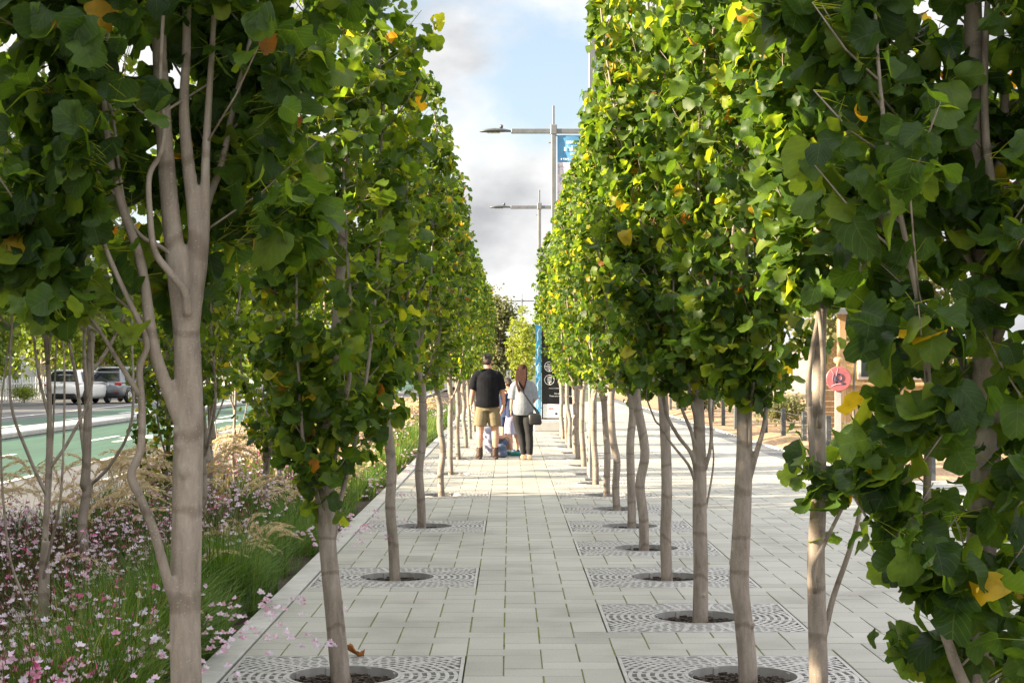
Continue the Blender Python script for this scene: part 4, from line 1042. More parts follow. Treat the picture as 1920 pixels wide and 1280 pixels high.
def sprigs(n, y0, y1):                    # long stems leaning out over the kerb
    B0 = scatter(n, XB1-.25, XB1, y0, y1); P_ = blades(B0, rng.uniform(.5, .75, n), rng.normal(-.2, .45, n), rng.uniform(.9, 1.5, n), np.full(n, .0016), 8, rng, tip=.5)
    G_.add(P_[0], P_[1], np.repeat(rng.uniform(.4, .6, n), 16)); P = P_[2]
    m = n*7; i = np.repeat(np.arange(n), 7); a = rng.integers(4, 8, m); c = P[i, a]+rng.normal(0, .02, (m, 3))
    for ang in (0.3, 1.3, 1.9, 2.9):
        e = np.stack([np.full(m, math.cos(ang)), rng.normal(0, .3, m), np.full(m, math.sin(ang))], -1); s = rng.uniform(.012, .018, m)[:, None]; o = np.stack([-e[:, 2], np.zeros(m), e[:, 0]], -1)
        V = np.stack([c, c+e*s*.7+o*s*.45, c+e*s*1.4, c+e*s*.7-o*s*.45], 1).reshape(-1, 3)
        G_.add(V, (np.arange(m)*4)[:, None]+np.array([[0, 1, 2, 3]]), np.repeat(np.where(rng.random(m) < .3, .75, rng.uniform(.84, 1, m)), 4))
sprigs(16, 7.6, 9.6); sprigs(12, 12.4, 16); sprigs(10, 18, 26)
G_.build('flowering_ground_cover', M['gaura'], 'wiry ground cover with small pink and white flowers filling the bed', 'flowers')
# feather grass: arching tan plumes over dry tufts
P_ = Acc(); Dg = Acc()
def plumes(n, x0, x1, y0, y1, per, hh, hair=46, w=.0011, hl=(.012, .03), windy=.25):
    c = scatter(n, x0, x1, y0, y1)
    m = n*per; B0 = np.repeat(c, per, 0); B0[:, :2] += rng.normal(0, .07, (m, 2)); B0[:, 0] = np.clip(B0[:, 0], XB0, XB1)
    # dry base leaves
    k = n*per*2; b2 = np.repeat(B0, 2, 0); b2[:, :2] += rng.normal(0, .05, (k, 2))
    V, Fq, _ = blades(b2, rng.uniform(.25, .6, k)*np.mean(hh)/.7, rng.uniform(0, 6.28, k), rng.uniform(.2, 1.3, k), rng.uniform(1, 2, k)*w, 5, rng)
    Dg.add(V, Fq, np.repeat(rng.beta(2, 2, k), 10))
    az = rng.normal(.1, .75, m)+np.where(rng.random(m) < .35, math.pi, 0)
    h = rng.uniform(*hh, m); bend = rng.uniform(.45, .95, m)
    K = 14; tt = np.linspace(0, 1, K)[None, :]; bb = bend[:, None]; hh_ = h[:, None]*1.12
    hor = bb*hh_*(.16*tt+.62*tt**3.2); ver = hh_*(tt-.50*bb*tt**5); ca_, sa_ = np.cos(az)[:, None], np.sin(az)[:, None]
    P = np.stack([B0[:, 0:1]+ca_*hor, B0[:, 1:2]+sa_*hor, B0[:, 2:3]+ver], -1)
    S_ = np.stack([-np.sin(az), np.cos(az), np.zeros(m)], -1)[:, None, :]*w*.8
    V = np.stack([P-S_, P+S_], 2).reshape(-1, 3); Fq = ((np.arange(m)*K*2)[:, None, None]+np.array([[2*i_, 2*i_+1, 2*i_+3, 2*i_+2] for i_ in range(K-1)])[None]).reshape(-1, 4)
    Dg.add(V, Fq, np.repeat(rng.uniform(.3, .7, m), K*2))
    q = m*hair; i = np.repeat(np.arange(m), hair); t = np.tile(np.linspace(.56, 1, hair), m)+rng.normal(0, .006, q)
    t = np.clip(t, 0, .9999)*(K-1); a = np.floor(t).astype(int); f = (t-a)[:, None]
    p = P[i, a]*(1-f)+P[i, np.minimum(a+1, K-1)]*f; tan = nrm(P[i, np.minimum(a+1, K-1)]-P[i, a])
    rad = rng.normal(0, 1, (q, 3)); rad = nrm(rad-tan*(rad*tan).sum(-1, keepdims=True))
    taper = np.interp(t/(K-1), [.56, .66, .9, 1], [.5, 1, .9, .45])[:, None]
    ln = rng.uniform(*hl, q)[:, None]*taper
    e = p+(tan*1.0+rad*.42+np.array([0, 0, -.10]))*ln*1.3
    sd = nrm(np.cross(tan, rad))*w*.9
    V = np.stack([p-sd*.6, p+sd*.6, e+sd*.25+rad*ln*.05, e-sd*.25+rad*ln*.05], 1)
    midp = (p+e)/2+rad*ln*.12
    V = np.stack([p, midp+sd*1.9, e, midp-sd*1.9], 1).reshape(-1, 3)
    P_.add(V, (np.arange(q)*4)[:, None]+np.array([[0, 1, 2, 3]]), np.repeat(np.clip(np.repeat(rng.normal(.55, .2, m), hair)+rng.normal(0, .12, q), 0, 1), 4))
plumes(13, -4.45, -2.9, 11.2, 15.2, 5, (.80, 1.15), hair=120, w=.0021, hl=(.022, .048))
plumes(9, -4.2, -2.5, 15, 18, 5, (.75, 1.05), hair=100, w=.0026, hl=(.024, .05))
plumes(26, -4.4, -2.4, 18, 28, 7, (.7, 1.05), hair=60, w=.0036, hl=(.03, .07))
plumes(32, -4.4, -2.3, 28, 48, 8, (.7, 1.05), hair=36, w=.0055, hl=(.04, .09))
plumes(5, -2.2, -1.8, 10.4, 14.5, 6, (.42, .6), hair=70, w=.0016, hl=(.025, .05))
plumes(6, -4.2, -2.6, 7, 10.5, 2, (.6, .75), hair=70, w=.0014, hl=(.025, .05))
plumes(9, -2.3, -1.85, 15, 24, 6, (.45, .65), hair=40, w=.003, hl=(.03, .06))
P_.build('feather_grass', M['plume'], 'tan feathery grass plumes arching over the bed and the road edge', 'grass')
Dg.build('dry_grass', M['drygrass'], 'dry straw-coloured grass tufts under the feathery plumes', 'grass')

# one dry leaf on the grate
mb = MB(); rs = random.Random(5)
def curled(cx, cy, cz, L, rz):
    out = []
    n = 9
    for i in range(n):
        t = i/(n-1); wv = L*(.05+.52*math.sin(math.pi*min(1, t*.9+.06))**.8)*(1+.25*math.sin(t*13))
        row = []
        for j in range(7):
            s = (j/6-.5)*2; x = L*(t-.5)*2; y = wv*s
            zz_ = .030*abs(s)**1.5+.018*math.sin(t*5+1)+.012*rs.uniform(-1, 1)+.012
            c, d = math.cos(rz), math.sin(rz); row.append((cx+c*x-d*y, cy+d*x+c*y, cz+zz_))
        out.append(row)
    mb.loft(out, cap=False, closed=False)
lx, ly, _ = px(665, 1228, 9.38)
curled(0, 0, 0, .052, .25); mb.tube([(-.05, -.012, .02), (-.08, -.02, .014), (-.105, -.018, .006)], .002, 5)
o = mb.build('fallen_leaf', M['orangeleaf'], None, True); o.location = (lx, ly, .004); o.rotation_euler = (0, .1, 0)
tag(o, 'curled dry orange leaf lying at the edge of a grate', 'leaf')

# ------------------------------------------------------------------ text
def text(name, body, size, loc, mat, parent, mirror=False, align='CENTER', rx=90, off=0.0015, bold=0.0):
    cu = bpy.data.curves.new(name, 'FONT'); cu.body = body; cu.size = size; cu.align_x = align; cu.align_y = 'CENTER'; cu.extrude = off; cu.offset = bold
    o = bpy.data.objects.new(name, cu); col.objects.link(o)
    dg = bpy.context.evaluated_depsgraph_get(); dg.update()
    me = bpy.data.meshes.new_from_object(o.evaluated_get(dg)); bpy.data.objects.remove(o)
    me.transform(Matrix.Rotation(R(rx), 4, 'X'))
    if mirror: me.transform(Matrix.Scale(-1, 4, (1, 0, 0))); me.flip_normals()
    me.name = name; me.materials.clear()
    q = link_mesh(name, me, parent, mat); q.location = loc; return q

# ------------------------------------------------------------------ street lamps
def lamp_meshes():
    Hh = 8.35; d = {}
    m = MB(); m.box((0, 0, 3.9), (.115, .115, 7.8), bev=.012); m.box((0, 0, .02), (.24, .24, .04), bev=.008); m.box((0, 0, Hh-.42), (.055, .055, .86), bev=.005)
    d['pole'] = (m, 'galv')
    m = MB(); m.box((0, 0, 7.70), (2.2, .085, .125), bev=.01); m.box((0, 0, 7.74), (.17, .15, .26), bev=.015)
    for z in (7.3, 7.0): m.box((-.065, 0, z+.4), (.15, .03, .025), bev=.004)
    d['arm'] = (m, 'galv')
    return d
LM = lamp_meshes()
def luminaire(sx):
    m = MB()
    secs = []
    for t, w, h, dz in [(0, .035, .03, 0), (.06, .05, .045, .002), (.2, .12, .065, .006), (.42, .16, .075, .008), (.62, .15, .06, .0), (.76, .09, .035, -.012), (.80, .03, .012, -.016)]:
        x = sx*(1.12+t); z = 7.70+dz
        secs.append([(x, w*math.cos(a), z+h*math.sin(a)*(1 if math.sin(a) > 0 else .55)) for a in [2*math.pi*k/14 for k in range(14)]])
    m.loft(secs); m.tube([(sx*1.08, 0, 7.70), (sx*1.24, 0, 7.70)], .028, 10)
    m.rings_z([(sx*1.36, 0, 7.76, .03, .03), (sx*1.36, 0, 7.80, .05, .05), (sx*1.36, 0, 7.85, .05, .05), (sx*1.36, 0, 7.87, .03, .03)], 12)
    return m
LMm = {k: (m.mesh(k), mt) for k, (m, mt) in LM.items()}
LUM = {s: luminaire(s).mesh('luminaire', True) for s in (-1, 1)}
LENS = {}
for s in (-1, 1):
    LENS[s] = MB().box((s*1.56, 0, 7.658), (.34, .17, .012), bev=.004).mesh('lens')
def lamp(y, label, white=False):
    t = empty('street_lamp', (1.165 if y < 30 else 1.135, y, 0), 0, label, 'street lamp', 'street lamps along the plaza row')
    for k, (me, mt) in LMm.items(): link_mesh(k, me, t, M[mt])
    for s in (-1, 1):
        l = link_mesh('luminaire', LUM[s], t, M['lampgrey']); link_mesh('lens', LENS[s], l, M['glass_lens'])
    return t
lamp(23.9, 'street lamp with the pale post standing among the plaza row trunks')
lamp(44.0, 'tallest grey street lamp in view, a blue banner hanging from its arm')
lamp(65.0, 'smaller grey street lamp in the sky, just below the blue banner lamp')
lamp(158.0, 'tiny distant street lamp above the bright yellow tree')
# banner under the arm of the second lamp
bt = empty('banner', (1.135+.10, 44.0, 5.95), 0, 'blue street banner with mirrored white lettering hanging from lamp arm', 'banner')
def cloth(w, z0, z1, yo):
    m = MB(); rows = []
    for i in range(13):
        row = []
        for j in range(9):
            x = w*j/8; row.append((x, yo+.014*math.sin(x*7+i*.25)+.006*math.sin(i*.9), z0+(z1-z0)*i/12))
        rows.append(row)
    m.loft(rows, cap=False, closed=False); return m
cloth(.80, .94, 1.62, 0).build('blue_field', M['bluebanner'], bt, True)
cloth(.80, -.45, .937, 0).build('picture_field', M['photo_print'], bt, True)
m = MB(); m.tube([(-.05, 0, 1.63), (.86, 0, 1.63)], .014, 8); m.tube([(-.05, 0, -.46), (.86, 0, -.46)], .014, 8); m.build('rod', M['galv'], bt)
for s, sz, x, z_ in [('EXPRESS', .095, .40, 1.455), ("hair's", .20, .37, 1.30), ('cinemas', .105, .50, 1.165), ('MAR 1 - MAY 4', .075, .33, 1.02)]:
    text('lettering', s, sz, (x, -.028, z_), M['white'], bt, mirror=True, bold=.002)

# ------------------------------------------------------------------ information sign
ys = 42.2
st = empty('information_sign', (.62, ys, 0), 0, 'tall blue and black information sign with white circles at row end', 'sign')
MB().box((.62, .0, .12), (1.28, .5, .24), bev=.015).build('plinth', M['concrete'], st)
MB().box((.085, -.02, 1.46), (.12, .34, 2.36), bev=.01).build('edge_panel', M['signblue'], st)
MB().box((.70, 0, 1.53), (1.05, .28, 2.5), bev=.008).build('main_panel', M['signblack'], st)
MB().box((.69, -.145, .50), (.98, .012, .34), bev=.004).build('logo_strip', M['white'], st)
MB().box((.70, -.145, 2.55), (1.0, .012, .40), bev=.004).build('header_strip', M['redsign'], st)
MB().box((.62, -.01, .27), (1.22, .36, .035), bev=.004).build('base_trim', M['white'], st)
def ringm(cx, cz, r, w, y):
    m = MB(); n = 40
    m.loft([[(cx+rr*math.cos(2*math.pi*k/n), yy, cz+rr*math.sin(2*math.pi*k/n)) for k in range(n)] for rr, yy in [(r-w, y+.004), (r-w, y), (r, y), (r, y+.004)]], cap=False); return m
for cz, lines in [(1.60, ['BUY', 'FRESHER', 'LOCAL']), (1.27, ['100%', 'FREE', 'WIFI'])]:
    ringm(.36, cz, .125, .013, -.1445).build('ring', M['white'], st)
    for i, s in enumerate(lines): text('lettering', s, .052 if i != 1 else .058, (.36, -.1425, cz+.055-.055*i), M['white'], st, bold=.001)
    MB().ball((.36, -.1425, cz-.09), (.014, .004, .014), 10, 6).build('dot', M['white'], st)
for s, z_, sz in [('No one like you.', .93, .052), ('There are many more to see', .87, .052)]:
    text('lettering', s, sz, (.66, -.1425, z_), M['white'], st, bold=.001)
MB().box((.60, -.142, 1.06), (.5, .003, .006)).build('rule', M['white'], st)
for (x, z_, w, h, mt) in [(.40, .56, .13, .035, 'redsign'), (.60, .55, .10, .02, 'render'), (.53, .43, .06, .06, 'navy'), (.36, .43, .14, .02, 'render'), (.82, .5, .12, .04, 'navy')]:
    MB().box((x, -.1525, z_), (w, .003, h)).build('logo', M[mt], st)
m = MB()                                        # pale wave marks up the blue edge
for k in range(5):
    z0 = .5+k*.42; m.tube([(.045, -.192, z0), (.075, -.192, z0+.12), (.06, -.192, z0+.24), (.11, -.192, z0+.36)], [.004, .012, .016, .005], 8, sy=.1)
m.build('wave_mark', M['white'], st)

# ------------------------------------------------------------------ cars
def car(x, y, rz, paint, label, Hc=1.62, Lc=4.35, lamps='low', hub='alloy'):
    t = empty('parked_car', (x, y, -.155), rz, label, 'car', 'cars parked beyond the road')
    hl = Lc/2; m = MB(); rings = []
    for yy, zb, zt, hw in [(-hl, .52, .80, .72), (-hl+.05, .36, .95, .80), (-hl+.22, .27, 1.03, .875), (-hl+.8, .23, 1.06, .905), (0, .22, 1.03, .91), (hl-1.15, .22, 1.0, .905), (hl-.5, .25, .92, .87), (hl-.12, .32, .78, .78), (hl, .45, .66, .66)]:
        zc, hz = (zb+zt)/2, (zt-zb)/2
        rings.append([(hw*math.copysign(abs(math.cos(a))**.42, math.cos(a)), yy, zc+hz*math.copysign(abs(math.sin(a))**.5, math.sin(a))) for a in [2*math.pi*(k+.5)/28 for k in range(28)]])
    m.loft(rings); body = m.build('body', M[paint], t, True)
    m = MB(); rings = []
    prof = [(-hl+.10, .98, 1.0, .80, .78), (-hl+.30, .98, Hc-.28, .83, .66), (-hl+.52, .98, Hc-.06, .84, .62), (-hl+.95, .98, Hc, .85, .62), (.1, .98, Hc, .85, .63), (.55, .98, Hc-.09, .85, .62), (1.05, .97, Hc-.40, .84, .68), (1.42, .95, .99, .82, .78)]
    for yy, z0, z1, bw, tw in prof:
        zm = z1-.05 if z1-z0 > .1 else z1
        rings.append([(-bw, yy, z0), (-tw-.03, yy, zm), (-tw+.05, yy, z1), (tw-.05, yy, z1), (tw+.03, yy, zm), (bw, yy, z0)])
    m.loft(rings); m.build('cabin', M[paint], t, False)
    # glass a little proud of the cabin
    def quad(nm, pts, off, mt='glass', par=None):
        p = [Vector(q) for q in pts]; n = (p[1]-p[0]).cross(p[2]-p[0]).normalized()*off
        k = MB(); k.loft([[q-n for q in p], [q+n for q in p]]); return k.build(nm, M[mt], par or t)
    z1 = Hc-.10
    k = MB(); prof_w = [(1.07, .135, .72), (Hc-.28, .29, .64), (Hc-.11, .445, .575)]
    k.loft([[(-w_, -hl+yy-.022, zz_), (w_, -hl+yy-.022, zz_), (w_, -hl+yy+.02, zz_), (-w_, -hl+yy+.02, zz_)] for zz_, yy, w_ in prof_w]); k.build('rear_window', M['glass'], t)
    quad('windscreen', [(.74, 1.37, 1.05), (-.74, 1.37, 1.05), (-.62, .74, Hc-.17), (.62, .74, Hc-.17)], .03)
    for s in (-1, 1):
        xo = lambda z: s*(.845-(z-.98)*.20/max(.2, Hc-1.03)*1.0+.014)
        zt = Hc-.12
        for (ya, yb, yc, yd) in [(-hl+.62, -.35, -.35, -hl+.75), (-.27, 1.05, .50, -.27)]:
            pts = [(xo(1.05), ya, 1.05), (xo(1.05), yb, 1.05), (xo(zt), yc, zt), (xo(zt), yd, zt)]
            quad('side_window', pts if s > 0 else pts[::-1], .012)
        MB().box((s*.93, .88, 1.07), (.16, .10, .12), bev=.03).build('mirror', M['black'], t)
        for yy in (-hl+.85, hl-.85):
            w = MB().disc((s*.83, yy, .34), .34, .20, 'x', 32).build('wheel', M['rubber'], t, True)
            r = MB(); r.disc((s*.925, yy, .34), .225, .03, 'x', 28)
            for k in range(5):
                a = 2*math.pi*k/5+.3; r.tube([(s*.945, yy, .34), (s*.945, yy+.21*math.cos(a), .34+.21*math.sin(a))], [.035, .022], 6)
            r.build('rim', M['alloy'], w)
            a_ = MB(); n = 20
            a_.loft([[(s*xx, yy+rr*math.cos(math.pi*k/n), .34+rr*math.sin(math.pi*k/n)) for k in range(n+1)] for xx, rr in [(.88, .37), (.925, .37), (.925, .42), (.88, .43)]], cap=False, closed=False)
            a_.build('wheel_arch', M['black'], t)
        if lamps == 'low':
            MB().box((s*.745, -hl+.115, .90), (.20, .13, .075), bev=.02).build('tail_light', M['redlens'], t)
            MB().box((s*.60, -hl-.005, .42), (.18, .03, .06), bev=.01).build('reflector', M['redlens'], t)
        else:
            MB().box((s*.66, -hl+.09, .93), (.34, .15, .15), bev=.03).build('tail_light', M['redlens'], t)
            MB().box((s*.60, -hl-.01, .56), (.22, .03, .04), bev=.01).build('reflector', M['redlens'], t)
    MB().box((0, -hl+.07, .40), (1.44, .20, .26), bev=.05).build('rear_bumper', M['black'], t)
    p = MB().box((-.05 if lamps == 'low' else 0, -hl-.02, .80 if lamps == 'low' else .90), (.44, .03, .13), bev=.006).build('number_plate', M['white'], t)
    text('lettering', 'KLM728' if lamps == 'low' else 'GRT365', .105, (-.05 if lamps == 'low' else 0, -hl-.0365, .80 if lamps == 'low' else .90), M['navy'], p)
    MB().box((0, -hl+.42, Hc-.035), (1.12, .22, .03), bev=.01).build('spoiler', M[paint], t)
    MB().box((0, -hl+.10, 1.02), (.12, .02, .05), bev=.008).build('badge', M['alloy'], t)
    if lamps != 'low':
        for s in (-1, 1): MB().tube([(s*.60, -hl+.55, Hc+.015), (s*.60, -hl+.6, Hc+.05), (s*.60, .35, Hc+.05), (s*.60, .42, Hc)], .018, 8).build('roof_rail', M['black'], t)
    return t
cx, cy, _ = px(123, 0, 78); car(cx+.1, 80.2, R(-9), 'carwhite', 'white hatchback with black lower bumper parked at the roadside')
cx, cy, _ = px(207, 0, 81); car(cx+.1, 83.4, R(-10), 'cargrey', 'grey SUV with large red tail lights parked beside white hatchback', Hc=1.74, Lc=4.7, lamps='high')

# ------------------------------------------------------------------ across the road: picket fence, houses
fx = -23.2
t = empty('picket_fence', (fx, 84, 0), 0, 'white picket fence along the far pavement behind the cars', 'fence')
m = MB()
for k in range(130):
    y = -30+k*.46; m.loft([[(-.02, y-.05, 0), (.02, y-.05, 0), (.02, y+.05, 0), (-.02, y+.05, 0)], [(-.02, y-.05, .98), (.02, y-.05, .98), (.02, y+.05, .98), (-.02, y+.05, .98)], [(-.02, y-.01, 1.1), (.02, y-.01, 1.1), (.02, y+.01, 1.1), (-.02, y+.01, 1.1)]])
m.build('picket_panel', M['white'], t)
m = MB(); m.box((-.045, 0, .30), (.04, 60, .08)); m.box((-.045, 0, .80), (.04, 60, .08)); m.build('rail', M['white'], t)
def house(x, y, w, dp, h, wall, label, rz=0.0, storeys=1):
    t = empty('house', (x, y, -.1), rz, label, 'house', 'houses across the road')
    MB().box((0, 0, h/2), (w, dp, h)).build('wall', M[wall], t)
    m = MB(); o = .45; zr = h+dp*.26
    m.add([(-w/2-o, -dp/2-o, h), (w/2+o, -dp/2-o, h), (w/2+o, dp/2+o, h), (-w/2-o, dp/2+o, h), (-w/2-o, 0, zr), (w/2+o, 0, zr), (-w/2-o, -dp/2-o, h-.15), (w/2+o, -dp/2-o, h-.15), (w/2+o, dp/2+o, h-.15), (-w/2-o, dp/2+o, h-.15)],
          [(0, 1, 5, 4), (2, 3, 4, 5), (0, 4, 3), (1, 2, 5), (6, 7, 1, 0), (7, 8, 2, 1), (8, 9, 3, 2), (9, 6, 0, 3), (9, 8, 7, 6)])
    m.build('roof', M['roof'], t)
    for st_ in range(storeys):
        for k in range(3):
            for (cx_, cy_, ax) in [(-w/2+w*(k+.5)/3, -dp/2, 0), (w/2, -dp/2+dp*(k+.5)/3, 1)]:
                z0 = 1.55+2.8*st_
                s = (1.3, .06, 1.3) if ax == 0 else (.06, 1.3, 1.3); s2 = (1.12, .05, 1.12) if ax == 0 else (.05, 1.12, 1.12)
                off = (0, -.04) if ax == 0 else (.04, 0); of2 = (0, -.06) if ax == 0 else (.06, 0)
                f = MB().box((cx_+off[0]*.6, cy_+off[1]*.6, z0), s).build('window', M['white'], t)
                MB().box((cx_+of2[0], cy_+of2[1], z0), s2).build('pane', M['glass'], f)
    d = MB().box((w/2+.03, dp*.02-.6, 1.05), (.06, .9, 2.1)).build('door', M['navy'], t); MB().ball((w/2+.09, dp*.02-.28, 1.05), .04, 8, 6).build('handle', M['alloy'], d)
house(-34, 74, 9, 12, 4.6, 'brick', 'red brick house behind the picket fence', 0, 1)
house(-33, 98, 9, 14, 6.2, 'render', 'pale two-storey house across the road past the brick house', 0, 2)
house(-34, 126, 9, 14, 5.6, 'brick', 'long brick house farther along the road', 0, 1)
house(-36, 52, 10, 11, 5.2, 'render', 'pale rendered house at the near end of picket fence', 0, 1)
# white pavilion at the very end of the path
t = empty('pavilion', (-1.6, 150, -.4), 0, 'white framed pavilion far behind the man', 'building')
MB().box((0, 3, 1.6), (6.0, 6.0, 3.2)).build('wall', M['render'], t)
m = MB().box((0, 3, 3.35), (6.8, 6.8, .25)); m.build('roof', M['roof'], t)
for k in range(4):
    f = MB().box((-2.25+1.5*k, -.04, 1.75), (1.3, .09, 2.0)).build('window', M['white'], t); MB().box((-2.25+1.5*k, -.10, 1.75), (1.06, .05, 1.76)).build('pane', M['glass'], f)

# ------------------------------------------------------------------ mulch garden: post-and-wire fence, timber kiosk, red disc sign, shrubs, wall
t = empty('wire_fence', (XE+1.25, 40, 0), 0, 'low post-and-wire fence at the edge of the mulch garden', 'fence')
for k in range(16):
    MB().box((0, -16+2.6*k, .32), (.10, .10, .74), bev=.012).build('post', M['lampgrey'], t)
m = MB()
for z_ in (.22, .42, .60): m.tube([(0, -16, z_), (0, 23, z_)], .006, 5)
m.build('wire', M['galv'], t)
kx, ky, _ = px(1600, 0, 38)
t = empty('timber_kiosk', (kx+.9, 38.0, 0.0), R(4), 'open timber kiosk with plank wall behind the red disc', 'kiosk')
for (x, y) in [(-1.45, -1.0), (1.45, -1.0), (-1.45, 1.0), (1.45, 1.0)]:
    MB().box((x, y, 1.35), (.17, .17, 2.9), bev=.012).build('post', M['timber'], t)
m = MB()
for k in range(9): m.box((0, -1.0, .12+.125*k), (2.7, .04, .115), bev=.005)
m.build('plank_wall', M['timber'], t)
m = MB()
for k in range(17): m.box((0, 1.0, .12+.125*k), (2.7, .04, .115), bev=.005)
m.build('rear_plank_wall', M['timber'], t)
f = MB().box((.2, .95, 1.75), (1.5, .05, .9), bev=.005).build('window', M['white'], t); MB().box((.2, .915, 1.75), (1.36, .03, .76)).build('pane', M['glass'], f)
MB().box((0, -1.03, 1.22), (3.0, .22, .06), bev=.008).build('counter', M['timber'], t)
m = MB(); m.loft([[(-1.9, -1.6, 2.72), (1.9, -1.6, 2.72), (1.9, -1.6, 2.84), (-1.9, -1.6, 2.84)], [(-1.9, 1.5, 2.98), (1.9, 1.5, 2.98), (1.9, 1.5, 3.1), (-1.9, 1.5, 3.1)]]); m.build('roof', M['roof'], t)
sx, sy, sz = px(1572, 710, 30.0)
t = empty('round_sign', (sx, 30.0, 0), R(-3), 'round faded red disc with dark swirl on a white post', 'sign')
MB().box((.0, .03, .55), (.115, .06, 1.3), bev=.01).build('post', M['concrete'], t)
r_ = .222; zc = sz
MB().disc((0, -.02, zc), r_, .035, 'y', 48).build('disc', M['redsign'], t, False)
m = MB(); n = 26
sp = [(.055*(1-.5*k/n)*math.cos(a)*1.15+.0, -.041, zc+.03+.07*(1-.35*k/n)*math.sin(a)) for k, a in [(k, 2*math.pi*1.12*k/n-2.4) for k in range(n+1)]]
m.tube(sp, [.017]*len(sp), 8, sy=.35); m.tube([(-.05, -.041, zc+.05), (-.055, -.041, zc-.02), (-.04, -.041, zc-.075)], [.012, .022, .018], 8, sy=.35)
m.ball((.075, -.04, zc-.085), (.05, .006, .022), 14, 8); m.build('swirl', M['navy'], t, True)
m = MB()
m.tube([(-.13, -.041, zc+.15), (-.09, -.041, zc+.09), (-.11, -.041, zc-.02), (-.09, -.041, zc-.09)], [.006, .013, .012, .006], 8, sy=.35)
m.tube([(-.13, -.041, zc-.13), (-.05, -.041, zc-.095), (.05, -.041, zc-.085), (.10, -.041, zc-.10)], [.004, .008, .008, .004], 8, sy=.35)
m.tube([(-.01, -.041, zc+.2), (-.03, -.041, zc+.12), (-.05, -.041, zc+.02)], [.004, .007, .004], 8, sy=.35)
m.build('pink_streak', M['pink'], t, True)
MB().rings_z([(0, .03, zc+r_-.02, .035, .03), (0, .03, zc+r_+.05, .035, .03), (-.0, .03, zc+r_+.07, .075, .05), (0, .03, zc+r_+.13, .08, .05), (0, .03, zc+r_+.16, .05, .04)], 14).build('finial', M['timber'], t, True)
# grassy tufts and shrubs by the garden edge
def shrub(seed, h, Rr, nl, mat):
    g_ = np.random.default_rng(seed); P = g_.normal(0, .42, (nl, 3))*[Rr, Rr, h*.42]+[0, 0, h*.5]; P = P[P[:, 2] > .02]
    out = nrm(P-[0, 0, h*.35])
    V, Fq, uv = leaf_arrays(P, out+g_.normal(0, .5, P.shape), np.array([0, 0, .6])+g_.normal(0, .6, P.shape), g_.uniform(.05, .11, len(P)), g_, False)
    me = np_mesh('foliage', V, Fq, True, {'rnd': ('FLOAT', np.repeat(g_.random(len(P)), 7)), 'luv': ('FLOAT2', uv)}); me.materials.append(mat)
    m = MB()
    for k in range(9):
        a = k*.7; m.tube([(0, 0, -.05), (.2*Rr*math.cos(a), .2*Rr*math.sin(a), h*.4), (.6*Rr*math.cos(a), .6*Rr*math.sin(a), h*.8)], [.02, .014, .005], 5)
    sm = m.mesh('stems', True); sm.materials.append(M['bark']); return sm, me
SH = [shrub(5, 1.0, .8, 1500, M['leaf_olive']), shrub(6, 1.5, 1.2, 2400, M['leaf_pale'])]
def put_shrub(x, y, v, s, lab, grp):
    t = empty('shrub', (x, y, 0), x*7 % 6, lab, 'shrub', grp); t.scale = (s, s, s)
    link_mesh('stems', SH[v][0], t); link_mesh('foliage', SH[v][1], t)
for k, (x, y, v, s, lab) in enumerate([(6.2, 27.5, 0, .45, 'small grey-green shrub at the corner of the mulch garden'), (6.9, 33.5, 0, .55, 'low grey-green shrub in front of the timber kiosk'),
                                       (7.4, 46, 0, .9, 'grey-green shrub behind the wire fence past the kiosk'), (9.2, 30, 0, .6, 'grey-green shrub beside the red disc, farther from the paving'),
                                       (6.6, 58, 0, 1.1, 'large grey-green shrub far along the wire fence')]): put_shrub(x, y, v, s, lab, 'shrubs in the mulch garden')
for k, (x, y, s, lab) in enumerate([(-22.3, 70, .9, 'pale shrub at the foot of picket fence, nearer than the white car'), (-21.9, 76.5, .55, 'small spiky pale shrub by the rear of white hatchback'), (-22.5, 92, 1.1, 'pale shrub by the picket fence past the grey SUV'),
                                    (-22.5, 62, 1.0, 'pale shrub at the near end of picket fence')]): put_shrub(x, y, 1, s, lab, 'shrubs along the picket fence')
t = empty('garden_wall', (17, 96, 0), 0, 'long pale wall closing the far side of the garden', 'wall')
MB().box((0, 0, 1.2), (24, .3, 2.6)).build('wall_face', M['render'], t); MB().box((0, 0, 2.56), (24.2, .42, .12), bev=.01).build('coping', M['concrete'], t)
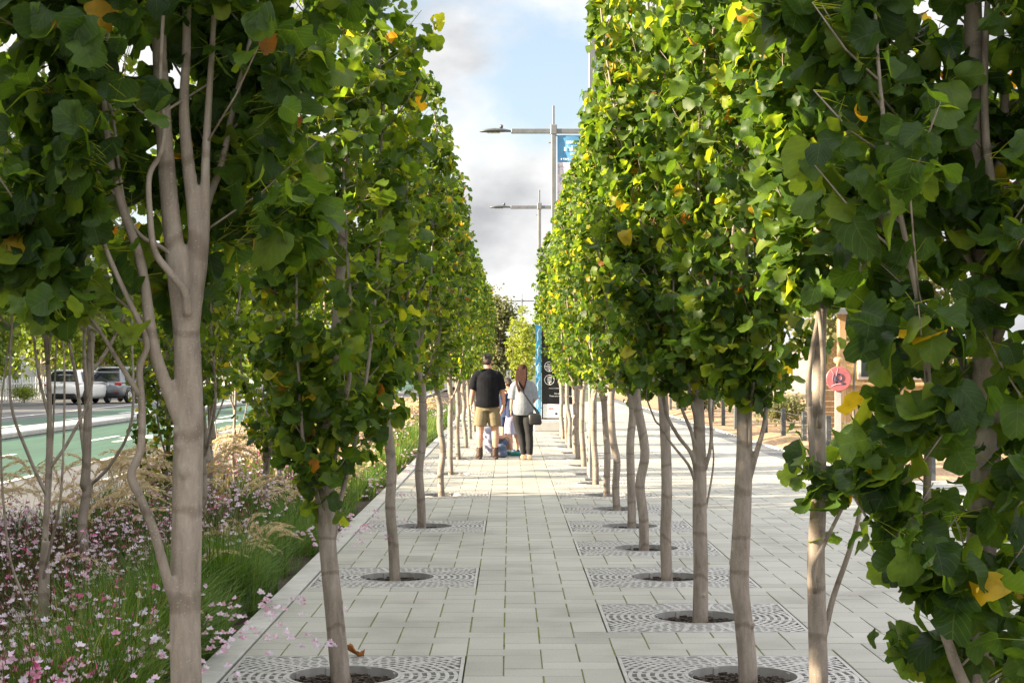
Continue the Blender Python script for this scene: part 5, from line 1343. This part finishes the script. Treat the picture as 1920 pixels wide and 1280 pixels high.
# ------------------------------------------------------------------ people
class Person:
    def __init__(s, label, loc, rz=0.0, group=None):
        s.root = empty('person', loc, rz, label, 'person', group); s.b = MB()
    def limb(s, pts, rad, n=10, k=3, sy=1.0, b=None):
        sp = smooth_path(pts, k); m = len(sp); rr = np.interp(np.linspace(0, 1, m), np.linspace(0, 1, len(rad)), rad)
        (b or s.b).tube(sp, list(rr), n, sy)
    def hand(s, wrist, d, side, k=1.0, curl=.5, palm_in=None):
        """palm, four curled fingers of different lengths and a thumb; d = direction of the forearm, side = towards the thumb"""
        w = Vector(wrist); d = Vector(d).normalized(); sd = Vector(side); sd = (sd-d*sd.dot(d)).normalized(); nn = d.cross(sd).normalized()
        if palm_in is not None and nn.dot(Vector(palm_in)) < 0: nn = -nn
        Mx = Matrix((sd, nn, d)).transposed()
        s.b.ball(w+d*.045*k, (.040*k, .018*k, .052*k), 10, 7, Mx)
        for i, L in enumerate([.072, .080, .075, .058]):
            o = w+d*.085*k+sd*(.030-.020*i)*k
            p1 = o+(d*math.cos(curl*.5)+nn*math.sin(curl*.5))*L*.45*k; p2 = p1+(d*math.cos(curl*1.2)+nn*math.sin(curl*1.2))*L*.35*k; p3 = p2+(d*math.cos(curl*1.9)+nn*math.sin(curl*1.9))*L*.28*k
            s.b.tube([o-d*.02*k, o, p1, p2, p3], [.0095*k, .0095*k, .0088*k, .008*k, .0065*k], 8)
        o = w+d*.025*k+sd*.033*k; p1 = o+(d*.7+sd*.6+nn*.25).normalized()*.034*k; p2 = p1+(d*.95+sd*.15+nn*.35).normalized()*.030*k
        s.b.tube([o-sd*.012*k, o, p1, p2], [.012*k, .0115*k, .010*k, .0075*k], 8)
    def head(s, c, k=1.0, pitch=0.0, yaw=0.0):
        Mx = Matrix.Rotation(yaw, 3, 'Z') @ Matrix.Rotation(-pitch, 3, 'X'); s.hm = (Vector(c), Mx, k)
        P = lambda x, y, z: Vector(c)+Mx @ Vector((x*k, y*k, z*k))
        s.b.ball(P(0, -.01, .025), (.076*k, .095*k, .095*k), 16, 11, Mx); s.b.ball(P(0, .018, -.045), (.060*k, .072*k, .075*k), 14, 9, Mx)
        s.b.ball(P(0, .045, -.095), (.034*k, .035*k, .028*k), 10, 7, Mx)
        s.b.tube([P(0, .088, .015), P(0, .108, -.022), P(0, .095, -.035)], [.010*k, .015*k, .011*k], 8)
        for q in (-1, 1): s.b.ball(P(q*.078, -.005, -.012), (.010*k, .020*k, .032*k), 8, 7, Mx); s.b.ball(P(q*.03, .083, -.072), (.016*k, .008*k, .007*k), 8, 6, Mx)
        s.eyes = [P(q*.031, .083, .006) for q in (-1, 1)]
    def hair(s, mat, long=0.0, k2=1.0):
        c, Mx, k = s.hm; h = MB(); P = lambda x, y, z: c+Mx @ Vector((x*k, y*k, z*k))
        h.ball(P(0, -.016, .042), (.084*k*k2, .100*k*k2, .092*k*k2), 16, 11, Mx); h.ball(P(0, -.045, -.012), (.074*k*k2, .062*k*k2, .075*k*k2), 14, 9, Mx)
        if long:
            rs = random.Random(3)
            for q in range(15):
                x0 = (q-7)/7*.072; wob = rs.uniform(-.02, .02)
                h.tube([P(x0*.9, -.06, .08), P(x0*1.15, -.095, -.02), P(x0*1.12+wob, -.105, -.10-.2*long), P(x0*.95-wob, -.10, -.16-.5*long), P(x0*.55+wob, -.095, -.2-.8*long*rs.uniform(.7, 1))], [.02*k, .028*k, .028*k, .024*k, .006*k], 7)
        me = h.fused('hair', .009, 1); return link_mesh('hair', me, s.root, M[mat])
    def finish(s, voxel=.0085):
        me = s.b.fused('body', voxel, 2); b = link_mesh('body', me, s.root, M['skin'])
        for e in s.eyes: MB().ball(e, .0085, 8, 6).build('eye', M['brownhair'], s.root, True)
        return b
    def wear(s, name, mat, shapes, voxel=.012):
        m = MB()
        for kind, a in shapes:
            if kind == 'limb': s.limb(b=m, **a)
            elif kind == 'ball': m.ball(*a)
            elif kind == 'box': m.box(*a)
        return link_mesh(name, m.fused(name, voxel, 2), s.root, M[mat])
GP = 'family standing on the path'
def feet(x, y, d):   # ground point below a pixel column
    return ((x-VX)/F*d, d, 0)
# --- man, seen from behind, head bent
p = Person('man in charcoal T-shirt, khaki shorts and brown boots seen from behind', feet(914, 860, 29.3), R(2), GP)
p.limb([(0, 0, .90), (0, -.01, 1.05), (0, 0, 1.25), (0, .01, 1.38), (0, .0, 1.48)], [.165, .155, .18, .165, .07], 16, 3, .66)
p.limb([(0, .0, 1.47), (0, .03, 1.62)], [.075, .068]); p.head((0, .06, 1.685), 1.10, R(24), R(-12))
for s in (-1, 1):
    p.limb([(s*.12, 0, 1.42), (s*.195, 0, 1.40), (s*.255, -.01, 1.17), (s*.285, .03, .94)], [.055, .056, .050, .045, .030]); p.hand((s*.285, .03, .94), (s*-.05, .12, -1), (0, 1, -.1), 1.05, .55, (-s, 0, 0))
    p.limb([(s*.095, 0, .95), (s*.115, .01, .72), (s*.13, .01, .50), (s*.135, -.02, .36), (s*.135, -.02, .10)], [.10, .092, .066, .064, .042]); p.limb([(s*.135, -.03, .07), (s*.15, .10, .045), (s*.155, .17, .03)], [.045, .045, .03])
p.finish()
p.hair('brownhair')
p.wear('t_shirt', 'tee', [('limb', dict(pts=[(0, 0, .91), (0, -.01, 1.05), (0, -.005, 1.25), (0, .0, 1.42), (0, .0, 1.50), (0, .015, 1.555)], rad=[.212, .200, .212, .200, .142, .078], n=20, sy=.72))] +
       [('limb', dict(pts=[(s*.10, 0, 1.455), (s*.195, 0, 1.425), (s*.255, -.01, 1.20)], rad=[.075, .082, .074, .078], n=14)) for s in (-1, 1)])
p.wear('shorts', 'khaki', [('limb', dict(pts=[(0, 0, .95), (0, 0, .84)], rad=[.17, .185], n=18, sy=.70))] + [('limb', dict(pts=[(s*.09, 0, .90), (s*.112, .005, .72), (s*.128, .01, .575)], rad=[.105, .118, .112], n=14)) for s in (-1, 1)])
for s in (-1, 1):
    p.wear('sock', 'sock', [('limb', dict(pts=[(s*.135, -.02, .12), (s*.135, -.02, .27)], rad=[.05, .056]))], .009)
    p.wear('boot', 'boot', [('limb', dict(pts=[(s*.135, -.02, .19), (s*.135, -.02, .06)], rad=[.058, .058])), ('limb', dict(pts=[(s*.135, -.06, .045), (s*.148, .08, .05), (s*.158, .19, .035)], rad=[.05, .056, .056, .04])), ('limb', dict(pts=[(s*.135, -.07, .016), (s*.158, .20, .016)], rad=[.055, .055], sy=.3))], .009)
# --- woman with long hair and a shoulder bag
p = Person('woman with long auburn hair, loose pale grey top and black trousers', feet(981, 858, 29.2), R(4), GP)
p.limb([(0, 0, .84), (0, -.01, .97), (0, 0, 1.12), (0, .0, 1.27), (0, 0, 1.36)], [.155, .125, .14, .14, .06], 16, 3, .68)
p.limb([(0, 0, 1.32), (0, .015, 1.44)], [.05, .047]); p.head((-.005, .04, 1.51), .93, R(14), R(-16))
p.limb([(-.10, 0, 1.27), (-.14, 0, 1.25), (-.19, -.02, 1.06), (-.205, .05, .85)], [.055, .05, .04, .036, .024]); p.hand((-.205, .05, .85), (-.02, .25, -1), (0, 1, 0), .9, .5, (1, 0, 0))
p.limb([(.10, 0, 1.27), (.14, 0, 1.25), (.195, -.02, 1.05), (.13, .17, .94)], [.055, .05, .04, .036, .024]); p.hand((.13, .17, .94), (-.7, .7, -.1), (0, 0, 1), .9, .7, (-.5, -.5, 0))
for s, yk in ((-1, .04), (1, -.03)):
    p.limb([(s*.08, 0, .86), (s*.085, yk, .66), (s*.07+.03, yk, .45), (s*.06+.05, yk-.02, .28), (s*.05+.06, yk-.02, .08)], [.10, .085, .058, .055, .036]); p.limb([(s*.05+.06, yk-.03, .05), (s*.05+.06, yk+.10, .03)], [.036, .03])
p.finish(); p.hair('auburn', .28, 1.06)
p.wear('top', 'greytop', [('limb', dict(pts=[(0, 0, .78), (0, -.015, .90), (0, -.005, 1.10), (0, 0, 1.24), (0, 0, 1.33), (0, .01, 1.385)], rad=[.170, .185, .172, .165, .125, .075], n=20, sy=.74)),
        ('limb', dict(pts=[(-.08, 0, 1.30), (-.15, 0, 1.26), (-.195, -.01, 1.04)], rad=[.06, .072, .078, .078], n=14)), ('limb', dict(pts=[(.08, 0, 1.30), (.15, 0, 1.26), (.20, -.01, 1.03)], rad=[.06, .072, .078, .078], n=14))])
p.wear('trousers', 'blackpants', [('limb', dict(pts=[(0, 0, .92), (0, 0, .80)], rad=[.16, .17], n=16, sy=.74))] + [('limb', dict(pts=[(s*.078, 0, .84), (s*.085, yk, .66), (s*.07+.03, yk, .45), (s*.06+.05, yk-.02, .28), (s*.05+.06, yk-.02, .09)], rad=[.10, .092, .068, .062, .052], n=12)) for s, yk in ((-1, .04), (1, -.03))])
for s, yk in ((-1, .04), (1, -.03)):
    p.wear('shoe', 'tan', [('limb', dict(pts=[(s*.05+.06, yk-.065, .045), (s*.05+.055, yk+.06, .042), (s*.05+.05, yk+.16, .025)], rad=[.042, .045, .04, .022]))], .008)
bag = MB().rings_z([(.20, -.10, .60, .09, .05), (.20, -.10, .63, .115, .062), (.19, -.10, .76, .11, .055), (.18, -.10, .80, .08, .03)], 20, 3.0).build('handbag', M['black'], None, True)
bag.location = p.root.location; bag.rotation_euler = p.root.rotation_euler
tag(bag, 'small black crossbody handbag on the hip of the woman', 'bag')
m = MB(); sp = smooth_path([(.24, -.10, .79), (.13, -.185, .95), (.0, -.178, 1.14), (-.085, -.13, 1.30), (-.085, -.02, 1.395), (-.06, .12, 1.28), (.06, .165, 1.05), (.22, .09, .88), (.27, -.06, .80)], 5); m.tube(sp, .013, 8, 1.0); m.build('strap', M['black'], bag, True)
# --- boy bending his head between them
p = Person('boy in navy T-shirt and lilac shorts bending his head beside the woman', feet(962, 849, 31.0), R(42), GP)
p.limb([(0, 0, .66), (0, 0, .78), (0, .03, .92), (0, .07, 1.04), (0, .09, 1.10)], [.125, .115, .13, .125, .05], 14, 3, .7)
p.limb([(0, .08, 1.07), (0, .12, 1.20)], [.042, .040]); p.head((0, .155, 1.275), .95, R(38), R(10))
for s in (-1, 1):
    p.limb([(s*.11, .07, 1.06), (s*.145, .07, 1.04), (s*.165, .08, .86), (s*.13, .20, .74)], [.045, .042, .034, .03, .021]); p.hand((s*.13, .20, .74), (-s*.2, .7, -.6), (0, .3, 1), .78, .6, (-s, 0, 0))
    p.limb([(s*.065, 0, .68), (s*.075, .01, .52), (s*.08, .0, .36), (s*.08, -.02, .24), (s*.08, -.02, .07)], [.075, .066, .047, .045, .03]); p.limb([(s*.08, -.03, .05), (s*.09, .10, .03)], [.032, .026])
p.finish(); p.hair('brownhair')
p.wear('t_shirt', 'navycloth', [('limb', dict(pts=[(0, 0, .64), (0, .0, .78), (0, .03, .92), (0, .07, 1.04), (0, .09, 1.12)], rad=[.15, .145, .155, .15, .065], n=18, sy=.7))] + [('limb', dict(pts=[(s*.09, .07, 1.06), (s*.145, .07, 1.04), (s*.17, .08, .90)], rad=[.055, .06, .056], n=12)) for s in (-1, 1)])
p.wear('shorts', 'lilac', [('limb', dict(pts=[(0, 0, .72), (0, 0, .60)], rad=[.145, .15], n=16, sy=.75))] + [('limb', dict(pts=[(s*.066, 0, .66), (s*.078, .01, .52), (s*.082, .0, .36)], rad=[.085, .095, .10], n=12)) for s in (-1, 1)])
for s in (-1, 1): p.wear('sneaker', 'navycloth', [('limb', dict(pts=[(s*.08, -.06, .045), (s*.087, .07, .045), (s*.092, .15, .03)], rad=[.042, .045, .042, .028]))], .008)
# --- smaller child beyond
p = Person('small child in dark navy clothes and blue shoes beyond the boy', feet(949, 828, 36.0), R(-8), GP)
p.limb([(0, 0, .58), (0, 0, .70), (0, .0, .84), (0, .0, .95), (0, 0, 1.0)], [.11, .105, .12, .115, .045], 14, 3, .7)
p.limb([(0, 0, .97), (0, .02, 1.07)], [.038, .036]); p.head((0, .03, 1.13), .84, R(15), 0)
for s in (-1, 1):
    p.limb([(s*.10, 0, .96), (s*.13, 0, .94), (s*.15, -.01, .78), (s*.15, .04, .63)], [.042, .038, .031, .028, .02]); p.hand((s*.15, .04, .63), (0, .2, -1), (0, 1, 0), .72, .5, (-s, 0, 0))
    p.limb([(s*.06, 0, .60), (s*.065, .01, .46), (s*.07, 0, .31), (s*.07, -.02, .2), (s*.07, -.02, .06)], [.07, .06, .043, .041, .028]); p.limb([(s*.07, -.03, .045), (s*.08, .09, .03)], [.03, .025])
p.finish(); p.hair('brownhair')
p.wear('t_shirt', 'navycloth', [('limb', dict(pts=[(0, 0, .56), (0, 0, .70), (0, 0, .84), (0, 0, .95), (0, 0, 1.02)], rad=[.135, .13, .14, .135, .055], n=18, sy=.7))] + [('limb', dict(pts=[(s*.08, 0, .96), (s*.13, 0, .94), (s*.152, -.01, .82)], rad=[.05, .053, .05], n=12)) for s in (-1, 1)])
p.wear('shorts', 'navycloth', [('limb', dict(pts=[(0, 0, .63), (0, 0, .52)], rad=[.128, .132], n=16, sy=.75))] + [('limb', dict(pts=[(s*.06, 0, .57), (s*.068, .01, .46), (s*.072, 0, .33)], rad=[.075, .08, .078], n=12)) for s in (-1, 1)])
for s in (-1, 1): p.wear('shoe', 'denim', [('limb', dict(pts=[(s*.07, -.05, .04), (s*.077, .06, .04), (s*.082, .13, .028)], rad=[.038, .04, .038, .025]))], .008)
# --- child sitting on the paving, knees up, facing the plaza
p = Person('child sitting on the paving with raised knees, denim shorts and teal sneakers', feet(922, 853, 30.3), R(-72), GP)
p.limb([(0, .02, .10), (0, -.03, .22), (0, -.05, .36), (0, -.02, .47), (0, 0, .51)], [.125, .11, .12, .115, .045], 14, 3, .75)
p.limb([(0, 0, .48), (0, .05, .58)], [.038, .036]); p.head((0, .075, .645), .84, R(25), R(20))
for s in (-1, 1):
    p.limb([(s*.10, -.02, .48), (s*.13, -.01, .46), (s*.15, .10, .33), (s*.10, .26, .36)], [.042, .038, .031, .028, .02]); p.hand((s*.10, .26, .36), (-s*.3, .9, .1), (0, 0, 1), .72, .7, (-s, 0, 0))
    p.limb([(s*.065, .03, .09), (s*.075, .16, .21), (s*.08, .27, .34), (s*.08, .31, .22), (s*.08, .36, .06)], [.072, .065, .046, .042, .028]); p.limb([(s*.08, .35, .045), (s*.085, .46, .03)], [.03, .025])
p.finish(); p.hair('brownhair')
p.wear('t_shirt', 'lilac', [('limb', dict(pts=[(0, .01, .08), (0, -.03, .22), (0, -.05, .36), (0, -.02, .47), (0, 0, .53)], rad=[.14, .135, .14, .135, .055], n=18, sy=.76))] + [('limb', dict(pts=[(s*.08, -.02, .48), (s*.13, -.01, .46), (s*.15, .07, .37)], rad=[.05, .053, .05], n=12)) for s in (-1, 1)])
p.wear('shorts', 'denim', [('limb', dict(pts=[(0, .03, .15), (0, .03, .085)], rad=[.14, .145], n=16, sy=.9))] + [('limb', dict(pts=[(s*.066, .04, .095), (s*.077, .17, .22), (s*.08, .235, .30)], rad=[.082, .085, .078], n=12)) for s in (-1, 1)])
for s in (-1, 1):
    p.wear('sock', 'white', [('limb', dict(pts=[(s*.08, .355, .065), (s*.08, .34, .12)], rad=[.034, .034]))], .008)
    p.wear('sneaker', 'teal', [('limb', dict(pts=[(s*.08, .32, .045), (s*.083, .43, .045), (s*.086, .52, .03)], rad=[.042, .046, .043, .028]))], .008)
# a blue-grey backpack on the ground between them
t = empty('backpack', feet(936, 853, 29.9), R(30), 'slumped blue-grey backpack on the paving beside the sitting child', 'backpack')
m = MB(); m.rings_z([(0, 0, .0, .11, .08), (0, 0, .03, .15, .11), (.01, .01, .13, .135, .10), (.03, .0, .20, .10, .075), (.04, 0, .235, .05, .04)], 20, 2.6); link_mesh('pack', m.fused('pack', .011, 2), t, M['denim'])
m = MB(); m.rings_z([(0, -.10, .02, .09, .04), (0, -.11, .05, .10, .05), (.01, -.095, .12, .085, .04)], 16, 2.6); m.build('pocket', M['denim'], t, True)
for s in (-1, 1):
    m = MB(); m.tube(smooth_path([(s*.06+.03, .06, .21), (s*.09+.03, .13, .16), (s*.09, .14, .07), (s*.06, .09, .02)], 4), .012, 8, .5); m.build('strap', M['black'], t, True)

# ------------------------------------------------------------------ light: low sun from across the road, blue sky with bright cloud
SUN_EL, SUN_AZ = R(20), R(-103)           # azimuth from +y towards +x
sd = Vector((math.sin(SUN_AZ)*math.cos(SUN_EL), math.cos(SUN_AZ)*math.cos(SUN_EL), math.sin(SUN_EL)))
li = bpy.data.lights.new('sun', 'SUN'); li.energy = 5.0; li.angle = R(0.55); li.color = (1.0, 0.84, 0.60)
lo = bpy.data.objects.new('sun', li); col.objects.link(lo); lo.rotation_euler = sd.to_track_quat('Z', 'Y').to_euler(); lo.location = (-60, 0, 40)
W = bpy.data.worlds.new('World'); sc.world = W; W.use_nodes = True
nt = W.node_tree; nt.nodes.clear(); L = nt.links.new
out = nt.nodes.new('ShaderNodeOutputWorld'); bg = nt.nodes.new('ShaderNodeBackground')
sky = nt.nodes.new('ShaderNodeTexSky'); sky.sky_type = 'NISHITA'; sky.sun_disc = False; sky.sun_elevation = SUN_EL; sky.sun_rotation = SUN_AZ % (2*math.pi)
sky.air_density = 1.0; sky.dust_density = 1.2; sky.ozone_density = 1.6
tc = nt.nodes.new('ShaderNodeTexCoord'); mp = nt.nodes.new('ShaderNodeMapping'); mp.inputs['Scale'].default_value = (5.2, 5.2, 7.5); mp.inputs['Location'].default_value = (1.3, .4, .55)
L(tc.outputs['Generated'], mp.inputs['Vector'])
n1 = nt.nodes.new('ShaderNodeTexNoise'); n1.inputs['Scale'].default_value = 1.0; n1.inputs['Detail'].default_value = 9; n1.inputs['Roughness'].default_value = .52; L(mp.outputs[0], n1.inputs['Vector'])
# a clear patch high beside the tall lamp
dst = nt.nodes.new('ShaderNodeVectorMath'); dst.operation = 'DISTANCE'; L(tc.outputs['Generated'], dst.inputs[0]); dst.inputs[1].default_value = (.048, .98, .172)
mr = nt.nodes.new('ShaderNodeMapRange'); mr.inputs['From Min'].default_value = .012; mr.inputs['From Max'].default_value = .066; mr.inputs['To Min'].default_value = .13; mr.inputs['To Max'].default_value = 0.0; L(dst.outputs['Value'], mr.inputs['Value'])
sb = nt.nodes.new('ShaderNodeMath'); sb.operation = 'SUBTRACT'; L(n1.outputs['Fac'], sb.inputs[0]); L(mr.outputs[0], sb.inputs[1])
cov = ramp(nt, [(.30, (0, 0, 0)), (.44, (1, 1, 1))]); cov.color_ramp.interpolation = 'EASE'; L(sb.outputs[0], cov.inputs['Fac'])
mp2 = nt.nodes.new('ShaderNodeMapping'); mp2.inputs['Scale'].default_value = (9, 9, 15); mp2.inputs['Location'].default_value = (4.1, 2.0, .2); L(tc.outputs['Generated'], mp2.inputs['Vector'])
n2 = nt.nodes.new('ShaderNodeTexNoise'); n2.inputs['Scale'].default_value = 1.0; n2.inputs['Detail'].default_value = 7; n2.inputs['Roughness'].default_value = .5; L(mp2.outputs[0], n2.inputs['Vector'])
cc = ramp(nt, [(.34, (.50, .51, .53)), (.50, (.88, .88, .88)), (.66, (1.10, 1.09, 1.07))]); L(n2.outputs['Fac'], cc.inputs['Fac'])
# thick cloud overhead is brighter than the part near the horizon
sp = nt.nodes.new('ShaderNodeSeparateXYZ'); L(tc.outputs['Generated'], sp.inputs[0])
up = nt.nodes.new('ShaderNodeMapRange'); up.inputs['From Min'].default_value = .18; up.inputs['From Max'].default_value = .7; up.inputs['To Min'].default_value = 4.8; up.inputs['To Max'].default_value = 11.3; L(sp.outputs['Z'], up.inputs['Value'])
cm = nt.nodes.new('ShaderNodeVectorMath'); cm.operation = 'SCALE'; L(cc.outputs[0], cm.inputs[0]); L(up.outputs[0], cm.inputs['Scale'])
hz = nt.nodes.new('ShaderNodeMix'); hz.data_type = 'RGBA'; hz.inputs[0].default_value = .30; L(sky.outputs[0], hz.inputs[6]); hz.inputs[7].default_value = (4.5, 4.75, 5.1, 1)
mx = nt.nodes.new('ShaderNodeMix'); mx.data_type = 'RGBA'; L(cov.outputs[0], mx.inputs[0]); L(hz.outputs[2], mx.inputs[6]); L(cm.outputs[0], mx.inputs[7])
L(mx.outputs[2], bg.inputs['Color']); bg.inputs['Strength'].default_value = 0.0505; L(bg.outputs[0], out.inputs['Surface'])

# ------------------------------------------------------------------ camera
cd = bpy.data.cameras.new('camera'); cam = bpy.data.objects.new('camera', cd); col.objects.link(cam); sc.camera = cam
cam.location = (0, 0, H); cam.rotation_euler = (R(90), 0, 0)
cd.sensor_width = 36; cd.lens = F/1920*36; cd.shift_x = 4/1920; cd.shift_y = 47/1920; cd.clip_start = .1; cd.clip_end = 4000
sc.view_settings.view_transform = 'Standard'; sc.view_settings.look = 'None'; sc.view_settings.gamma = 1; sc.view_settings.exposure = 2.2
sc.view_settings.use_curve_mapping = False
sc.cycles.max_bounces = 10; sc.cycles.diffuse_bounces = 7; sc.cycles.transmission_bounces = 8; sc.cycles.transparent_max_bounces = 4
